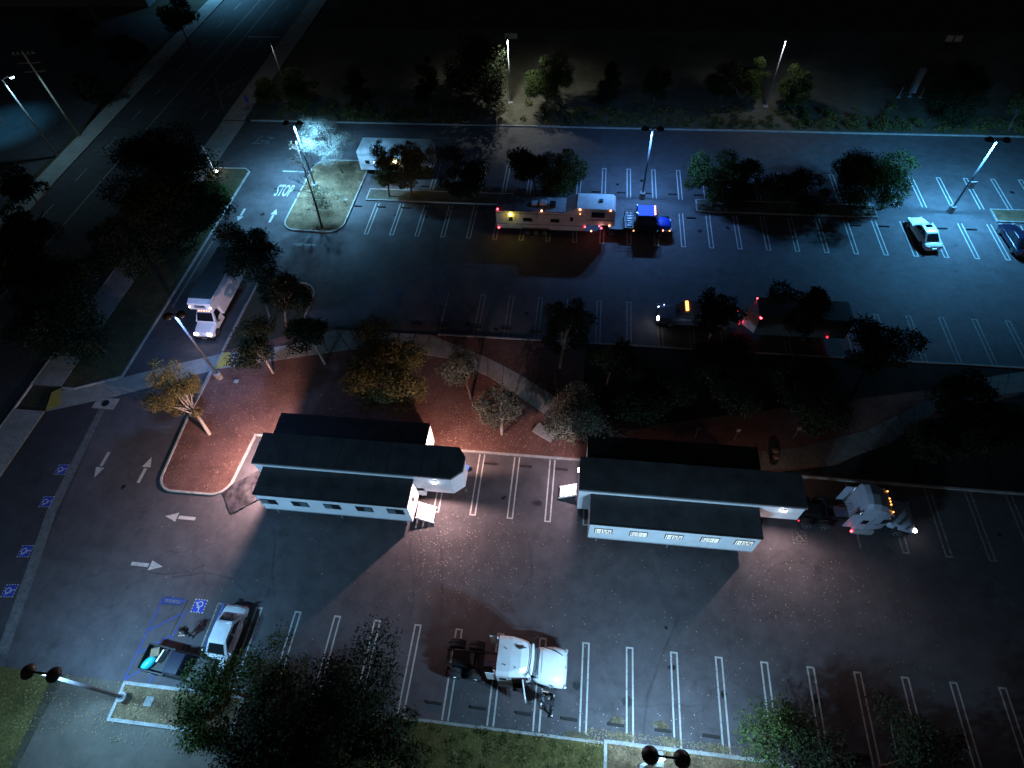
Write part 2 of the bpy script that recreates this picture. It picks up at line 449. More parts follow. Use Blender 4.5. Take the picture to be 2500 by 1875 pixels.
# curved concrete path
up = [(-31.6, 30.8), (-25.5, 32.2), (-22.0, 34.3), (-13.0, 34.35), (-10.5, 33.3), (-7.5, 32.1), (-4.5, 30.5), (-1.8, 28.7), (0.9, 26.6), (5.0, 24.9), (10.0, 24.5), (14.6, 24.6), (17.9, 25.3), (22.8, 27.2), (28.4, 30.6), (32.6, 33.0), (36.8, 34.1), (60, 34.2)]
lo = [(-31.6, 28.9), (-25.5, 30.6), (-20.0, 32.1), (-13.5, 32.1), (-11.2, 31.8), (-7.2, 30.1), (-4.6, 28.4), (-2.4, 26.9), (0.2, 24.7), (4.5, 23.2), (10.0, 23.0), (14.5, 23.0), (19.4, 23.8), (24.2, 26.1), (27.4, 28.6), (31.0, 30.7), (36.0, 32.0), (60, 32.3)]
def walk(up, lo, z, mat, step=1.6, name='path'):
    root = bpy.data.objects.new(name, None); COL.objects.link(root); root['kind'] = 'structure'
    for (a, b), (c, d) in zip(zip(up, up[1:]), zip(lo, lo[1:])):
        a, b, c, d = [Vector((p[0], p[1], 0)) for p in (a, b, c, d)]
        n = max(1, round((b - a).length / step))
        for i in range(n):
            t0 = i / n + 0.008; t1 = (i + 1) / n - 0.008
            p = [a.lerp(b, t0), c.lerp(d, t0), c.lerp(d, t1), a.lerp(b, t1)]
            MB().prism([(q.x, q.y) for q in p], 0.0, z).build('slab', mat, root)
walk(up[:9], lo[:9], 0.11, M_CONC)
walk(up[8:], lo[8:], 0.11, ground_mat('unlit_concrete', (0.09, 0.09, 0.085), (0.15, 0.148, 0.14), None, .8, 14.0, .2))  # same concrete, darkened in colour for the unlit stretch
sheet('yellow_tactile_strip', [(-31.5, 30.75), (-30.8, 31.0), (-30.3, 29.5), (-31.5, 28.9)], 0.125, M_YEL)
# bottom verge
kerb([(160, 4.12), (-15, 4.12)], 0.16, 0.06)
sheet('pavement', rect(-31.2, -12, -14, 4.19), 0.004, asphalt('grey_path', (0.080, 0.068, 0.054), 0.4))
sheet('lawn', [(-60, -20), (-30.6, -20), (-31.9, 4.19), (-44.4, 4.19), (-60, 4.19)], 0.03, M_GRASS)
sheet('lawn', rect(-12, 3.2, -20, 4.05), 0.05, M_GRASS)
sheet('verge_soil', rect(3.2, 80, -20, 4.05), 0.045, M_TAN)
bli = rect(-26.9, -19.0, 2.1, 4.15)
sheet('small_island', bli, 0.08, M_TAN); kerb(bli, 0.2, closed=True)
bri = rect(3.25, 13.2, 1.2, 4.2)
sheet('small_island', bri, 0.085, M_TAN); kerb(bri, 0.2, closed=True)

# ------------------------------------------------------------------ stall paint
PT = 2.743
def hairpin(x, y0, y1, cap, mat, w=0.10, gap=0.47):   # cap = y of the closed end
    mb = MB(); z = 0.007
    for xx in (x, x + gap - w): mb.add([(xx, y0, z), (xx + w, y0, z), (xx + w, y1, z), (xx, y1, z)], [(0, 1, 2, 3)])
    ya, yb = (cap - w, cap) if cap == max(y0, y1) else (cap, cap + w)
    mb.add([(x + w, ya, z), (x + gap - w, ya, z), (x + gap - w, yb, z), (x + w, yb, z)], [(0, 1, 2, 3)])
    return struct('stall_line', mb, mat)
for k in range(-8, 20): hairpin(-1.05 + PT * k, 4.25, 9.54, 9.54, M_LINE if k > -8 else M_LINE2)
for k in range(-1, 4): hairpin(-6.87 + PT * k, 17.43, 22.55, 17.43, M_LINE)
for k in list(range(-1, 14)): hairpin(25.785 + PT * k, 17.43, 22.55, 17.43, M_LINE2)
line('stall_line', 20.35, 17.5, 20.35, 22.5, 0.12, M_LINE2)
line('stall_line', -12.35, 34.55, -12.35, 39.84, 0.10, M_LINE2)
for k in range(-2 + 1, 8): hairpin(-6.486 + PT * k, 34.55, 39.84, 39.84, M_LINE2)
for k in range(-3, 14): hairpin(26.254 + PT * k, 34.55, 39.84, 39.84, M_LINE2)
for k in range(0, 12): hairpin(-22.91 + PT * k, 47.78, 53.03, 47.78, M_LINE)
for k in range(0, 14): hairpin(9.908 + PT * k, 47.78, 53.03, 47.78, M_LINE)
for k in range(-8, 13): hairpin(1.784 + PT * k, 55.42, 60.73, 60.73, M_LINE)
for k in range(0, 9): hairpin(37.50 + PT * k, 55.42, 60.73, 60.73, M_LINE)
# wheel stops
ORD = 'first second third fourth fifth sixth seventh eighth ninth tenth eleventh twelfth thirteenth fourteenth fifteenth sixteenth seventeenth eighteenth nineteenth twentieth'.split()
ws_me = None
def wheelstop(x, y, label, group):
    global ws_me
    if ws_me is None:
        o = MB().loops([[(-.48, -.09, 0), (-.48, -.06, .11), (-.48, .06, .11), (-.48, .09, 0)], [(.48, -.09, 0), (.48, -.06, .11), (.48, .06, .11), (.48, .09, 0)]]).build('wheel_stop', M_RUB, None)
        ws_me = o.data
    else:
        o = bpy.data.objects.new('wheel_stop', ws_me); COL.objects.link(o)
    o.location = (x, y, 0.002); o.rotation_euler = (0, 0, rng.uniform(-.02, .02))
    tagm(o, label, 'wheel stop', group)
for n, k in enumerate(range(-3, 8)): wheelstop(1.1 + PT * k, 5.12, 'black wheel stop of the front stall row, %s from the left' % ORD[n], 'wheel stops of the front stall row')
for n, k in enumerate(range(0, 3)): wheelstop(-5.9 + PT * k, 21.78, 'black wheel stop in the stalls between the two white trailers, %s from the left' % ORD[n], 'wheel stops between the trailers')
for n, k in enumerate(range(0, 14)): wheelstop(-24.85 + PT * k + (0.35 if k > 10 else 0), 52.35, 'black wheel stop south of the medians, left part, %s from the left' % ORD[n], 'wheel stops south of the median')
for n, k in enumerate(range(15, 25)): wheelstop(-25.0 + PT * k + .3, 52.1, 'black wheel stop south of the medians, right part, %s from the left' % ORD[n], 'wheel stops south of the median, right half')
for n, k in enumerate(range(-9, 17)):
    if n < 20: wheelstop(3.95 + PT * k, 56.25, 'black wheel stop north of the medians, %s from the left' % ORD[n], 'wheel stops north of the median')
for n, k in enumerate(range(-4, 2)): wheelstop(-3.6 + PT * k, 35.5, 'dark wheel stop above the mulch bed, %s from the left' % ORD[n], 'wheel stops above the mulch bed')
# arrows
def arrow(x, y, L, ang, mat=M_LINE, W=0.72, shaft=0.26):
    hl = L * 0.40; a = [(-L / 2, -shaft / 2), (L / 2 - hl - .12, -shaft / 2), (L / 2 - hl - .12, shaft / 2), (-L / 2, shaft / 2)]
    h = [(L / 2 - hl, -W / 2), (L / 2, 0), (L / 2 - hl, W / 2)]
    c, s = math.cos(ang), math.sin(ang)
    f = lambda p: (x + c * p[0] - s * p[1], y + s * p[0] + c * p[1], 0.008)
    mb = MB().add([f(p) for p in a], [(0, 1, 2, 3)]).add([f(p) for p in h], [(0, 1, 2)])
    struct('painted_arrow', mb, mat)
arrow(-37.5, 50.1, 2.2, -PI / 2); arrow(-33.85, 50.2, 2.3, PI / 2); arrow(-28.8, 45.75, 2.4, PI, M_LINE2)
arrow(-36.8, 18.95, 2.3, -PI / 2, MATS['white_line_paint']); arrow(-33.05, 18.85, 2.3, PI / 2)
arrow(-28.4, 15.25, 2.4, PI); arrow(-29.2, 11.55, 2.4, 0)
text_mark('STOP', -34.1, 54.7, 1.95, 2.15, 0, M_LINE, bold=0.012)
line('stop_line', -35.6, 58.35, -32.1, 58.35, 0.22, M_LINE)
for (a, b, c, d) in ((-41.6, 63.85, -40.9, 64.0), (-40.9, 63.85, -40.3, 63.95), (-39.9, 63.9, -39.4, 64.1), (-41.4, 64.3, -40.9, 64.35), (-40.6, 64.45, -39.4, 64.45), (-41.3, 64.75, -41.0, 64.8), (-41.2, 65.2, -40.7, 65.4), (-40.1, 65.4, -39.3, 64.95), (-39.6, 65.3, -39.1, 65.1)):
    line('worn_lettering', a, b, c, d, 0.14, M_LINE2, 0.007)
# accessible parking symbols
def ada(x, y, s, bg, fg, rz=0.0, flip=1):
    c, sn = math.cos(rz), math.sin(rz)
    def f(p, z): return (x + s * (c * p[0] * flip - sn * p[1]), y + s * (sn * p[0] * flip + c * p[1]), z)
    if bg: struct('blue_square', MB().add([f(p, 0.007) for p in ((-.44, -.44), (.44, -.44), (.44, .44), (-.44, .44))], [(0, 1, 2, 3)]), bg)
    mb = MB(); w = 0.035
    def seg(a, b, w=w):
        a = Vector((*a, 0)); b = Vector((*b, 0)); d = (b - a).normalized(); n = Vector((-d.y, d.x, 0)) * w
        mb.add([f((q.x, q.y), 0.011) for q in (a + n, a - n, b - n, b + n)], [(0, 1, 2, 3)])
    for i in range(9):                                   # broken white border
        t = -0.47 + i * 0.106
        if i % 2 == 0:
            seg((t, .47), (t + .09, .47), .03); seg((t, -.47), (t + .09, -.47), .03); seg((.47, t), (.47, t + .09), .03); seg((-.47, t), (-.47, t + .09), .03)
    pts = [(-.03 + .2 * math.cos(R(a)), -.13 + .2 * math.sin(R(a))) for a in range(110, 431, 32)]
    for a, b in zip(pts, pts[1:]): seg(a, b)
    seg((-.06, .3), (-.03, .02)); seg((-.04, .12), (.16, .12)); seg((-.03, .02), (.18, .0)); seg((.18, .0), (.27, -.24)); seg((.27, -.24), (.36, -.22))
    hd = [(-.07 + .055 * math.cos(R(a)), .37 + .055 * math.sin(R(a))) for a in range(0, 360, 45)]
    mb.add([f(p, 0.011) for p in hd], [tuple(range(8))])
    struct('wheelchair_symbol', mb, fg)
M_LINE3 = paint_mat('symbol_paint', (0.5, 0.5, 0.5), 0.3)
M_BLUED = paint_mat('blue_paint_square', (0.012, 0.035, 0.33), 0.3)
ada(-24.2, 9.2, .9, M_BLUED, M_LINE3, PI)
for (x, y) in ((-39.85, 18.25), (-39.45, 15.5), (-38.75, 11.65), (-38.15, 8.85)): ada(x, y, .9, M_BLUED, M_LINE3, -PI / 2 + .1)
for (x, y) in ((-20.0, 39.4), (-17.1, 39.4), (-13.1, 39.4)): ada(x, y, .85, None, paint_mat('faint_blue', (0.05, 0.06, 0.22), 0.4) if 'faint_blue' not in MATS else MATS['faint_blue'], PI)
gx = G(1340 + .4159 * 1470, 1040 + .4159 * 655); ada(gx.x, gx.y, .95, None, M_LINE2)
# blue hatched aisle, bottom left
bl = lambda a, b: line('hatch_line', a[0], a[1], b[0], b[1], 0.10, M_BLUE, 0.008)
for a, b in (((-27.1, 4.3), (-26.95, 9.4)), ((-25.4, 4.3), (-24.95, 8.9)), ((-27.05, 4.35), (-25.35, 5.6)), ((-27.0, 5.9), (-25.25, 7.2)), ((-27.0, 7.3), (-25.15, 8.6)), ((-22.75, 4.4), (-22.65, 9.6)), ((-22.6, 4.4), (-22.5, 9.6)), ((-26.95, 9.4), (-25.2, 9.4))): bl(a, b)
text_mark('NO PARKING', -26.2, 9.32, 1.1, 0.22, PI, MATS['faded_line_paint'], z=0.012)
sheet('blue_box', rect(-26.95, -25.45, 9.08, 9.6), 0.0075, paint_mat('dull_blue', (0.012, 0.03, 0.13), 0.42))
line('joint_crack', -25.15, 9.5, -25.55, 5.2, 0.05, M_BLACK, 0.006)
line('edge_strip', -38.95, 47.2, -38.9, 36, 0.2, M_LINE2)
line('edge_strip', -31.85, 37.1, -31.8, 31.2, 0.1, M_LINE2)
kerb([(-31.75, 28.8), (-31.7, 24.1)], 0.17)

def stain_mat(name, col, lo, hi, sc):
    mt, nt, b = _new(name)
    P = ocoord(nt)
    ln = nt.nodes.new('ShaderNodeVectorMath'); ln.operation = 'LENGTH'; nt.links.new(P, ln.inputs[0])
    nz = noise(nt, coord(nt), sc, 5, .7)
    ad = nt.nodes.new('ShaderNodeMath'); ad.operation = 'ADD'; nt.links.new(ln.outputs['Value'], ad.inputs[0]); nt.links.new(nz, ad.inputs[1])
    f = ramp(nt, ad.outputs[0], [(lo, 0.75), (hi, 0.0)])
    b.inputs['Base Color'].default_value = (*col, 1); b.inputs['Roughness'].default_value = .55
    nt.links.new(f, b.inputs['Alpha'])
    return mt
M_OIL = stain_mat('oil_stain', (.016, .016, .017), .62, 1.0, 2.2)
oil_me = None
ro = random.Random(21)
spots_ = [(x_ + ro.uniform(-.4, .4), y_ + ro.uniform(-1, 1), ro.uniform(.35, .75)) for x_, y_ in [(1.7, 6.6), (4.5, 7), (10, 7.4), (12.6, 6.6), (-10.5, 7), (7.2, 11.5), (15.3, 7.2), (-4.6, 20), (-2, 19.6), (-9.8, 36.6), (-4.3, 36.8), (-1.2, 37.4), (-7, 36.5), (-20, 50.5), (-17.3, 50.2), (-14.6, 50.8), (12.2, 50.4), (15, 50.1), (3.6, 58), (6.3, 57.6), (36.4, 50.4), (44, 58.5), (-35.3, 54.5), (-35.2, 50.3), (-33.8, 17.9), (6.9, 8.9), (30, 20.2), (33, 19.6)]]
for x_, y_, s_ in spots_:
    if oil_me is None:
        o = MB().prism([(.9 * math.cos(a * PI / 8), .9 * math.sin(a * PI / 8)) for a in range(16)], 0, .002).build('oil_stain', M_OIL, None); oil_me = o.data
    else:
        o = bpy.data.objects.new('oil_stain', oil_me); COL.objects.link(o)
    o.location = (x_, y_, .004); o.scale = (s_ * ro.uniform(.6, 1), s_, 1); o.rotation_euler = (0, 0, ro.uniform(0, 3)); o['kind'] = 'structure'
def tyre_mark(pts, w=.16):
    mb = MB(); L_ = []
    P_ = [Vector((*G(*p).xy, 0.0055)) for p in pts]
    for i in range(len(P_)):
        d = (P_[min(i + 1, len(P_) - 1)] - P_[max(i - 1, 0)]).normalized(); n_ = Vector((-d.y, d.x, 0)) * w / 2
        L_.append([P_[i] + n_, P_[i] - n_])
    mb.loops(L_, False, False)
    struct('tyre_mark', mb, M_TM)
mt_, nt_, b_m = _new('tyre_mark')
b_m.inputs['Base Color'].default_value = (.018, .018, .02, 1); b_m.inputs['Roughness'].default_value = .7
nt_.links.new(ramp(nt_, noise(nt_, coord(nt_), 1.6, 5, .7), [(.35, .02), (.7, .34)]), b_m.inputs['Alpha']); M_TM = mt_
for p_ in ([(1005, 1290), (1000, 1350), (1010, 1420), (1008, 1480), (1000, 1500)], [(1068, 1285), (1078, 1350), (1080, 1420), (1078, 1500)], [(1022, 1292), (1030, 1330), (1024, 1400)],
           [(1290, 1310), (1300, 1400), (1260, 1460)], [(1874, 1396), (1895, 1378), (1930, 1372), (1960, 1374)], [(670, 1450), (664, 1400), (672, 1330), (668, 1290)],
           [(345, 1395), (400, 1402), (460, 1396), (500, 1380)], [(600, 1445), (560, 1410), (500, 1398), (420, 1410)], [(1570, 1800), (1580, 1700), (1620, 1590), (1660, 1500)], [(1250, 700), (1180, 660), (1100, 640), (1000, 650)]):
    tyre_mark(p_)
# ================================================================== LAMP POSTS
CY = (0.42, 0.80, 1.0)
def post(x, y, label, power, col=CY, H=8.2, arm=0.72, az=0.0, base=True, sign=None, spot=174, blend=0.12):
    t = thing('lamp_post', label, 'lamp post', (x, y, 0), 0, 'double headed lamp posts of the parking lot')
    if base:
        MB().lathe([(.31, 0), (.31, .72), (.28, .78), (.12, .78)], n=24).build('concrete_base', M_KERB, t, smooth=False)
    MB().tube([(0, 0, .7 if base else 0), (0, 0, H - .15)], [.11, .075], 12).build('pole', M_POLE, t, smooth=True)
    MB().tube([(-.0, 0, .78), (0, 0, .84)], [.19, .19], 14).build('base_plate', M_POLE, t)
    c, s = math.cos(az), math.sin(az)
    MB().tube([(-arm * c, -arm * s, H - .12), (arm * c, arm * s, H - .12)], .05, 8).build('arm', M_BLACK, t)
    for sg in (-1, 1):
        cx, cy = sg * arm * c, sg * arm * s
        MB().lathe([(.05, .16), (.16, .14), (.30, .02), (.40, -.14), (.39, -.16), (.30, -.10)], (cx, cy, H - .08), 24).build('lamp_head', M_BLACK, t, smooth=True)
        MB().lathe([(.02, .0), (.26, 0), (.26, -.02), (.02, -.02)], (cx, cy, H - .17), 16).build('lens', emit('cool_lens_%d' % (power > 100), col, 10.0 if power > 100 else 0.4), t)
        lamp('lamp_light', t, (cx, cy, H - .24), power / 2, col, spot, blend, 0.16)
    if sign:
        z, ph = sign
        MB().obox((0.28, -.14, z), (.62, .04, .8), rz=0.0).build('sign_plate', M_STEEL, t)
    return t
BLUE2 = (0.22, 0.42, 1.0)
post(-26.33, 3.3, 'lamp post on the small island at the lower left beside the black pickup', 9800, (0.27, 0.62, 1.0))
post(5.4, 3.05, 'lamp post at the bottom edge with two large black heads over the front stall row', 12500, (0.37, 0.68, 1.0))
post(37.19, 54.8, 'tall lamp post beside the white sedan with a square plate halfway up', 23000, (0.11, 0.50, 1.0), sign=(3.3, 0), spot=166, blend=.45)
post(6.15, 55.43, 'lamp post directly behind the blue truck on the median', 9500, (0.14, 0.40, 1.0), spot=164, blend=.5)
pm = G(714, 298, 8.15)
post(pm.x, pm.y, 'lamp post behind the bare tree of the upper left island', 31000, (0.21, 0.60, 1.0), base=True, spot=150, blend=.75)
post(-30.67, 28.1, 'lamp post beside the concrete walk with a wide pale round base', 2800, (0.20, 0.42, 1.0), az=R(15), arm=.5)
post(65, 30, 'lamp post off to the right', 1500) if False else None
# thin single poles
def thin_pole(x, y, H, label, power, col, platew=0.5, head='flat', az=PI / 2):
    t = thing('light_pole', label, 'light pole', (x, y, 0))
    MB().box(-platew / 2, platew / 2, -platew / 2, platew / 2, 0, .12).build('foundation', M_KERB, t)
    MB().tube([(0, 0, .1), (0, 0, H)], [.085, .05], 10).build('pole', M_STEEL, t, smooth=True)
    c, s = math.cos(az), math.sin(az)
    MB().obox((.25 * c, .25 * s, H), (.7, .25, .1), rz=az).build('lamp_head', M_BLACK, t)
    if power: lamp('lamp_light', t, (.35 * c, .35 * s, H - .25), power, col, 140, 0.5, 0.1)
    return t
thin_pole(-10.33, 74.4, 8.1, 'thin white pole on a square base between the two tall dark trees of the verge', 3500, (0.95, 1.0, 0.9), az=-PI / 2)
thin_pole(21.6, 74.6, 8.1, 'thin leaning looking white pole between two round shrubs of the far verge', 700, (0.85, 0.9, 1.0), az=-PI / 2)
gp = G(659, 103, 7.6)
thin_pole(gp.x, gp.y, 7.6, 'thin white pole beside the street at the top left', 130, (0.9, 0.92, 1.0), az=PI / 2)
# white post with floodlight by the entrance
t = thing('sign_post', 'brightly floodlit white post at the corner of the west island by the entrance', 'sign post', (-43.75, 57.7, .1))
MB().tube([(0, 0, 0), (0, 0, 2.1)], .06, 8).build('post', M_WHITE, t)
MB().box(-.06, .06, -.05, .05, 2.15, 3.3).build('upper_post', M_WHITE, t)
MB().tube([(0, 0, 3.25), (-.3, .1, 3.42)], .05, 8).build('bracket', M_WHITE, t)
t2 = thing('floodlight', 'small round glowing floodlight on the ground at the foot of the white post', 'floodlight', (-43.3, 57.35, .1))
MB().lathe([(.05, 0), (.2, .05), (.2, .2), (.12, .28)], n=14).build('housing', M_BLACK, t2)
MB().lathe([(.02, .29), (.17, .29), (.15, .37), (.04, .39)], n=14).build('lens', M_WLAMP, t2)
lamp('flood_light', t2, (-.1, .0, .5), 60, (1, .95, 1), None, radius=.1)
# street lamp and utility poles, far left
t = thing('street_lamp', 'lit street lamp leaning over the pavement at the far left', 'street lamp', (-65.6, 60.0, 0))
MB().tube([(0, 0, 0), (0, 0, 9.6)], [.14, .08], 10).build('pole', M_STEEL, t, smooth=True)
MB().tube([(0, 0, 9.5), (.5, .2, 9.75), (1.0, .3, 9.8)], .05, 8).build('arm', M_STEEL, t)
MB().lathe([(.05, .12), (.2, .08), (.28, 0), (.2, -.02)], (1.1, .35, 9.75), 14).build('lamp_head', M_STEEL, t)
MB().lathe([(.03, -.02), (.25, -.02), (.2, -.16), (.05, -.2)], (1.1, .35, 9.75), 14).build('lens', M_CYLAMP, t)
lamp('lamp_light', t, (1.1, .35, 9.4), 1000, (.36, .75, 1), 150, .5, .1)
for n, (x, y, H, lab) in enumerate(((-65.2, 64.4, 10.6, 'wooden utility pole with three dark crossarms left of the street'), (-73.5, 88.0, 10.0, 'farther wooden utility pole with crossarms at the top left corner'))):
    t = thing('utility_pole', lab, 'utility pole', (x, y, 0))
    MB().tube([(0, 0, 0), (0, 0, H)], [.16, .1], 10).build('pole', M_BARKL if n == 0 else M_BARK, t, smooth=True)
    for z in (H - .3, H - 1.3, H - 2.3):
        MB().obox((0, 0, z), (2.6, .12, .12), rz=.15).build('crossarm', M_BARK, t)
    for dx in (-1.1, -.6, .6, 1.1):
        MB().tube([(dx, dx * .15, H - .24), (dx, dx * .15, H - .05)], .05, 6).build('insulator', M_STEEL, t)
lf = lamp('far_lot_light', None, (-77, 66.5, 8), 3000, (.10, .55, 1), 84, .7, .3)
t = thing('lamp_post', 'lamp post hidden at the far left edge above the cyan lit yard', 'lamp post', (-77, 66.5, 0))
MB().tube([(0, 0, 0), (0, 0, 8.2)], [.1, .07], 10).build('pole', M_STEEL, t)
MB().lathe([(.05, .12), (.35, 0), (.3, -.02)], (0, 0, 8.25), 14).build('lamp_head', M_BLACK, t)
lf.parent = t; lf.location = (0, 0, 8)
t = thing('lamp_post', 'street lamp outside the top edge that lights the far end of the street', 'lamp post', (-66.2, 113, 0))
MB().tube([(0, 0, 0), (0, 0, 9)], [.1, .07], 10).build('pole', M_STEEL, t)
MB().lathe([(.05, .12), (.35, 0), (.3, -.02)], (1.5, 0, 9), 14).build('lamp_head', M_BLACK, t)
MB().tube([(0, 0, 8.9), (1.5, 0, 9.05)], .05, 8).build('arm', M_STEEL, t)
lamp('lamp_light', t, (1.5, 0, 8.7), 13000, (.16, .58, 1), 150, .7, .2)
# wooden and wire fence far back
M_FENCE = plain('fence_wire', (0.07, 0.07, 0.07), .7)
t = thing('chain_link_fence', 'long low chain link fence along the back of the verge', 'fence', (0, G(1250, 88.5, 1.3).y + .06, 0))
fx = -42
while fx < 90:
    MB().tube([(fx, 0, 0), (fx, 0, 2.1)], .035, 6).build('fence_post', M_FENCE, t); fx += 3.4
MB().tube([(-42, 0, 2.08), (90, 0, 2.08)], .025, 6).build('top_rail', M_FENCE, t)
mb = MB()
for i in range(0, 330):
    x = -42 + i * .4
    mb.add([(x, 0, .05), (x + .012, 0, .05), (x + .412, 0, 2.05), (x + .4, 0, 2.05)], [(0, 1, 2, 3)])
    mb.add([(x + .4, .01, .05), (x + .412, .01, .05), (x + .012, .01, 2.05), (x, .01, 2.05)], [(0, 1, 2, 3)])
o = mb.build('wire_mesh', M_FENCE, t); o['kind'] = 'stuff'
for n, (a, b) in enumerate(((1233, 1247), (1249, 1262), (2307, 2326), (2328, 2348))):
    yy_ = G(1250, 88.5, 1.3).y; p0 = G(a, 88.5 if a < 2000 else 92, 1.3); p1 = G(b, 88.5 if a < 2000 else 92, 1.3)
    o = MB().box(-.45, .45, -.02, .02, 0, .75).build('fence_sign', plain('sign_white', (.5, .5, .52), .6), None)
    o.location = ((p0.x + p1.x) / 2, yy_, .95)
    tagm(o, ['left one of the two white square signs on the fence behind the thin white pole', 'right one of the two white square signs on the fence behind the thin white pole', 'left one of the two grey square signs on the fence at the far right', 'right one of the two grey square signs on the fence at the far right'][n], 'sign', 'square signs on the back fence')

# ================================================================== TREES
LEAVES = {
 'green': leaf_mat('leaf_green', (0.028, 0.046, 0.013), (0.060, 0.085, 0.024)),
 'olive': leaf_mat('leaf_olive', (0.055, 0.055, 0.018), (0.12, 0.105, 0.04)),
 'brown': leaf_mat('leaf_brown', (0.10, 0.070, 0.020), (0.17, 0.125, 0.04)),
 'grey': leaf_mat('leaf_grey', (0.065, 0.070, 0.050), (0.12, 0.12, 0.09)),
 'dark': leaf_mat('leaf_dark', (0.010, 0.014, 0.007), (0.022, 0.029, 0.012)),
 'white': leaf_mat('leaf_white', (0.10, 0.105, 0.09), (0.20, 0.20, 0.18)),
 'dry': leaf_mat('leaf_dry', (0.12, 0.10, 0.06), (0.20, 0.17, 0.11)),
}
def leaf_cloud(name, blobs, n, size, mat, parent, seed, shell=0.55):
    r = np.random.default_rng(seed)
    w = np.array([b[1][0] * b[1][1] for b in blobs]) ** 0.9; w = w / w.sum()
    which = r.choice(len(blobs), n, p=w)
    C = np.array([b[0] for b in blobs])[which]; S = np.array([b[1] for b in blobs])[which]
    d = r.normal(size=(n, 3)); d /= np.linalg.norm(d, axis=1)[:, None]
    rad = shell + (1 - shell) * r.random(n) ** 0.6
    rad *= 1 + 0.16 * r.normal(size=n)
    P = C + d * S * rad[:, None]
    u = r.normal(size=(n, 3)); u /= np.linalg.norm(u, axis=1)[:, None]
    q = r.normal(size=(n, 3)); v = np.cross(u, q); v /= np.linalg.norm(v, axis=1)[:, None]
    s = size * (0.55 + 0.9 * r.random(n))[:, None]
    a = P + u * s * .5; b = P + v * s * .28; c = P - u * s * .5; e = P - v * s * .28
    V = np.stack([a, b, c, e], 1).reshape(-1, 3).astype(np.float32)
    V[:, 2] = np.maximum(V[:, 2], 0.02)
    me = bpy.data.meshes.new(name)
    me.vertices.add(4 * n); me.vertices.foreach_set('co', V.ravel())
    me.loops.add(4 * n); me.loops.foreach_set('vertex_index', np.arange(4 * n, dtype=np.int32))
    me.polygons.add(n); me.polygons.foreach_set('loop_start', np.arange(0, 4 * n, 4, dtype=np.int32))
    me.materials.append(mat); me.update(calc_edges=True)
    o = bpy.data.objects.new(name, me); COL.objects.link(o)
    if parent: o.parent = parent
    return o
TREES = [0]
def tree(c, z, r, ry, kind, label, base=None, n=None, leaf=0.24, bark=None, nblob=12, sparse=1.0, name='tree', cat='tree', group=None, trunk_r=0.095, tall=None, shell=.5):
    TREES[0] += 1; seed = 100 + TREES[0] * 17
    rr = random.Random(seed)
    cc = G(c[0], c[1], z)
    sc = depth(cc) / FPX
    r *= 1.12; ry *= 1.10
    Rx = r * sc
    th = math.atan2(CAM_H - z, math.hypot(cc.x, cc.y))
    hh = (ry * sc) ** 2 - (Rx * math.sin(th)) ** 2
    Rz = math.sqrt(max(hh, 0)) / max(math.cos(th), .2) if hh > 0 else 0
    Rz = min(max(Rz, Rx * .65), Rx * 1.7)
    if tall: Rz = tall
    Rz = min(Rz, z * .96)
    b = G(base[0], base[1]) if base else Vector((cc.x + rr.uniform(-.3, .3), cc.y + rr.uniform(-.3, .3), 0))
    t = thing(name, label, cat, (b.x, b.y, 0.05), 0, group)
    loc = cc - b
    lean = Vector((rr.uniform(-1, 1), rr.uniform(-1, 1), 0)) * .10
    lob = [(Vector((rr.gauss(0, 1), rr.gauss(0, 1), rr.gauss(0, .7))).normalized(), rr.uniform(.10, .30)) for _ in range(5)]
    pts_ = []; out = []
    nb = int(nblob * 1.7)
    for i in range(nb):
        for _ in range(25):
            d_ = Vector((rr.gauss(0, 1), rr.gauss(0, 1), rr.gauss(0, 1))).normalized()
            k_ = 1 + sum(w_ for q_, w_ in lob if d_.dot(q_) > .75) - .12 * rr.random()
            p = d_ * (rr.random() ** .40) * .80 * k_
            if all((p - q).length > .22 for q in pts_): break
        pts_.append(p)
        s_ = rr.choice((rr.uniform(.16, .26), rr.uniform(.26, .38), rr.uniform(.32, .44)))
        taper = 1 - .30 * max(0, p.z)
        cen = (loc.x + (p.x + lean.x) * Rx * taper, loc.y + (p.y + lean.y) * Rx * taper, max(.35, loc.z + p.z * Rz))
        out.append((cen, (Rx * s_ * rr.uniform(.85, 1.25), Rx * s_ * rr.uniform(.85, 1.25), min(Rx, Rz) * s_ * rr.uniform(.65, .95))))
    leaf *= .78
    if n is None: n = int(min(52000, max(3500, 13 * sparse * (Rx * Rx * 2 + Rx * Rz * 2) / (leaf * leaf))))
    o = leaf_cloud('crown', out, n, leaf, LEAVES[kind], t, seed, shell)
    mb = MB(); bk = bark or M_BARK
    top = Vector((loc.x * .8, loc.y * .8, loc.z - Rz * .35))
    mid = Vector((loc.x * .25, loc.y * .3, max(.5, top.z * .45)))
    MB().tube([(0, 0, -.05), mid, top], [trunk_r * 1.25, trunk_r, trunk_r * .65], 9).build('trunk', bk, t, smooth=True)
    for cen, s in out:
        cen = Vector(cen); st = mid.lerp(top, rr.uniform(.2, 1.0))
        m2 = st.lerp(cen, .5) + Vector((rr.uniform(-.2, .2), rr.uniform(-.2, .2), rr.uniform(-.1, .2)))
        mb.tube([st, m2, cen], [trunk_r * .5, trunk_r * .3, trunk_r * .1], 6)
    mb.build('limb', bk, t, smooth=True)
    return t
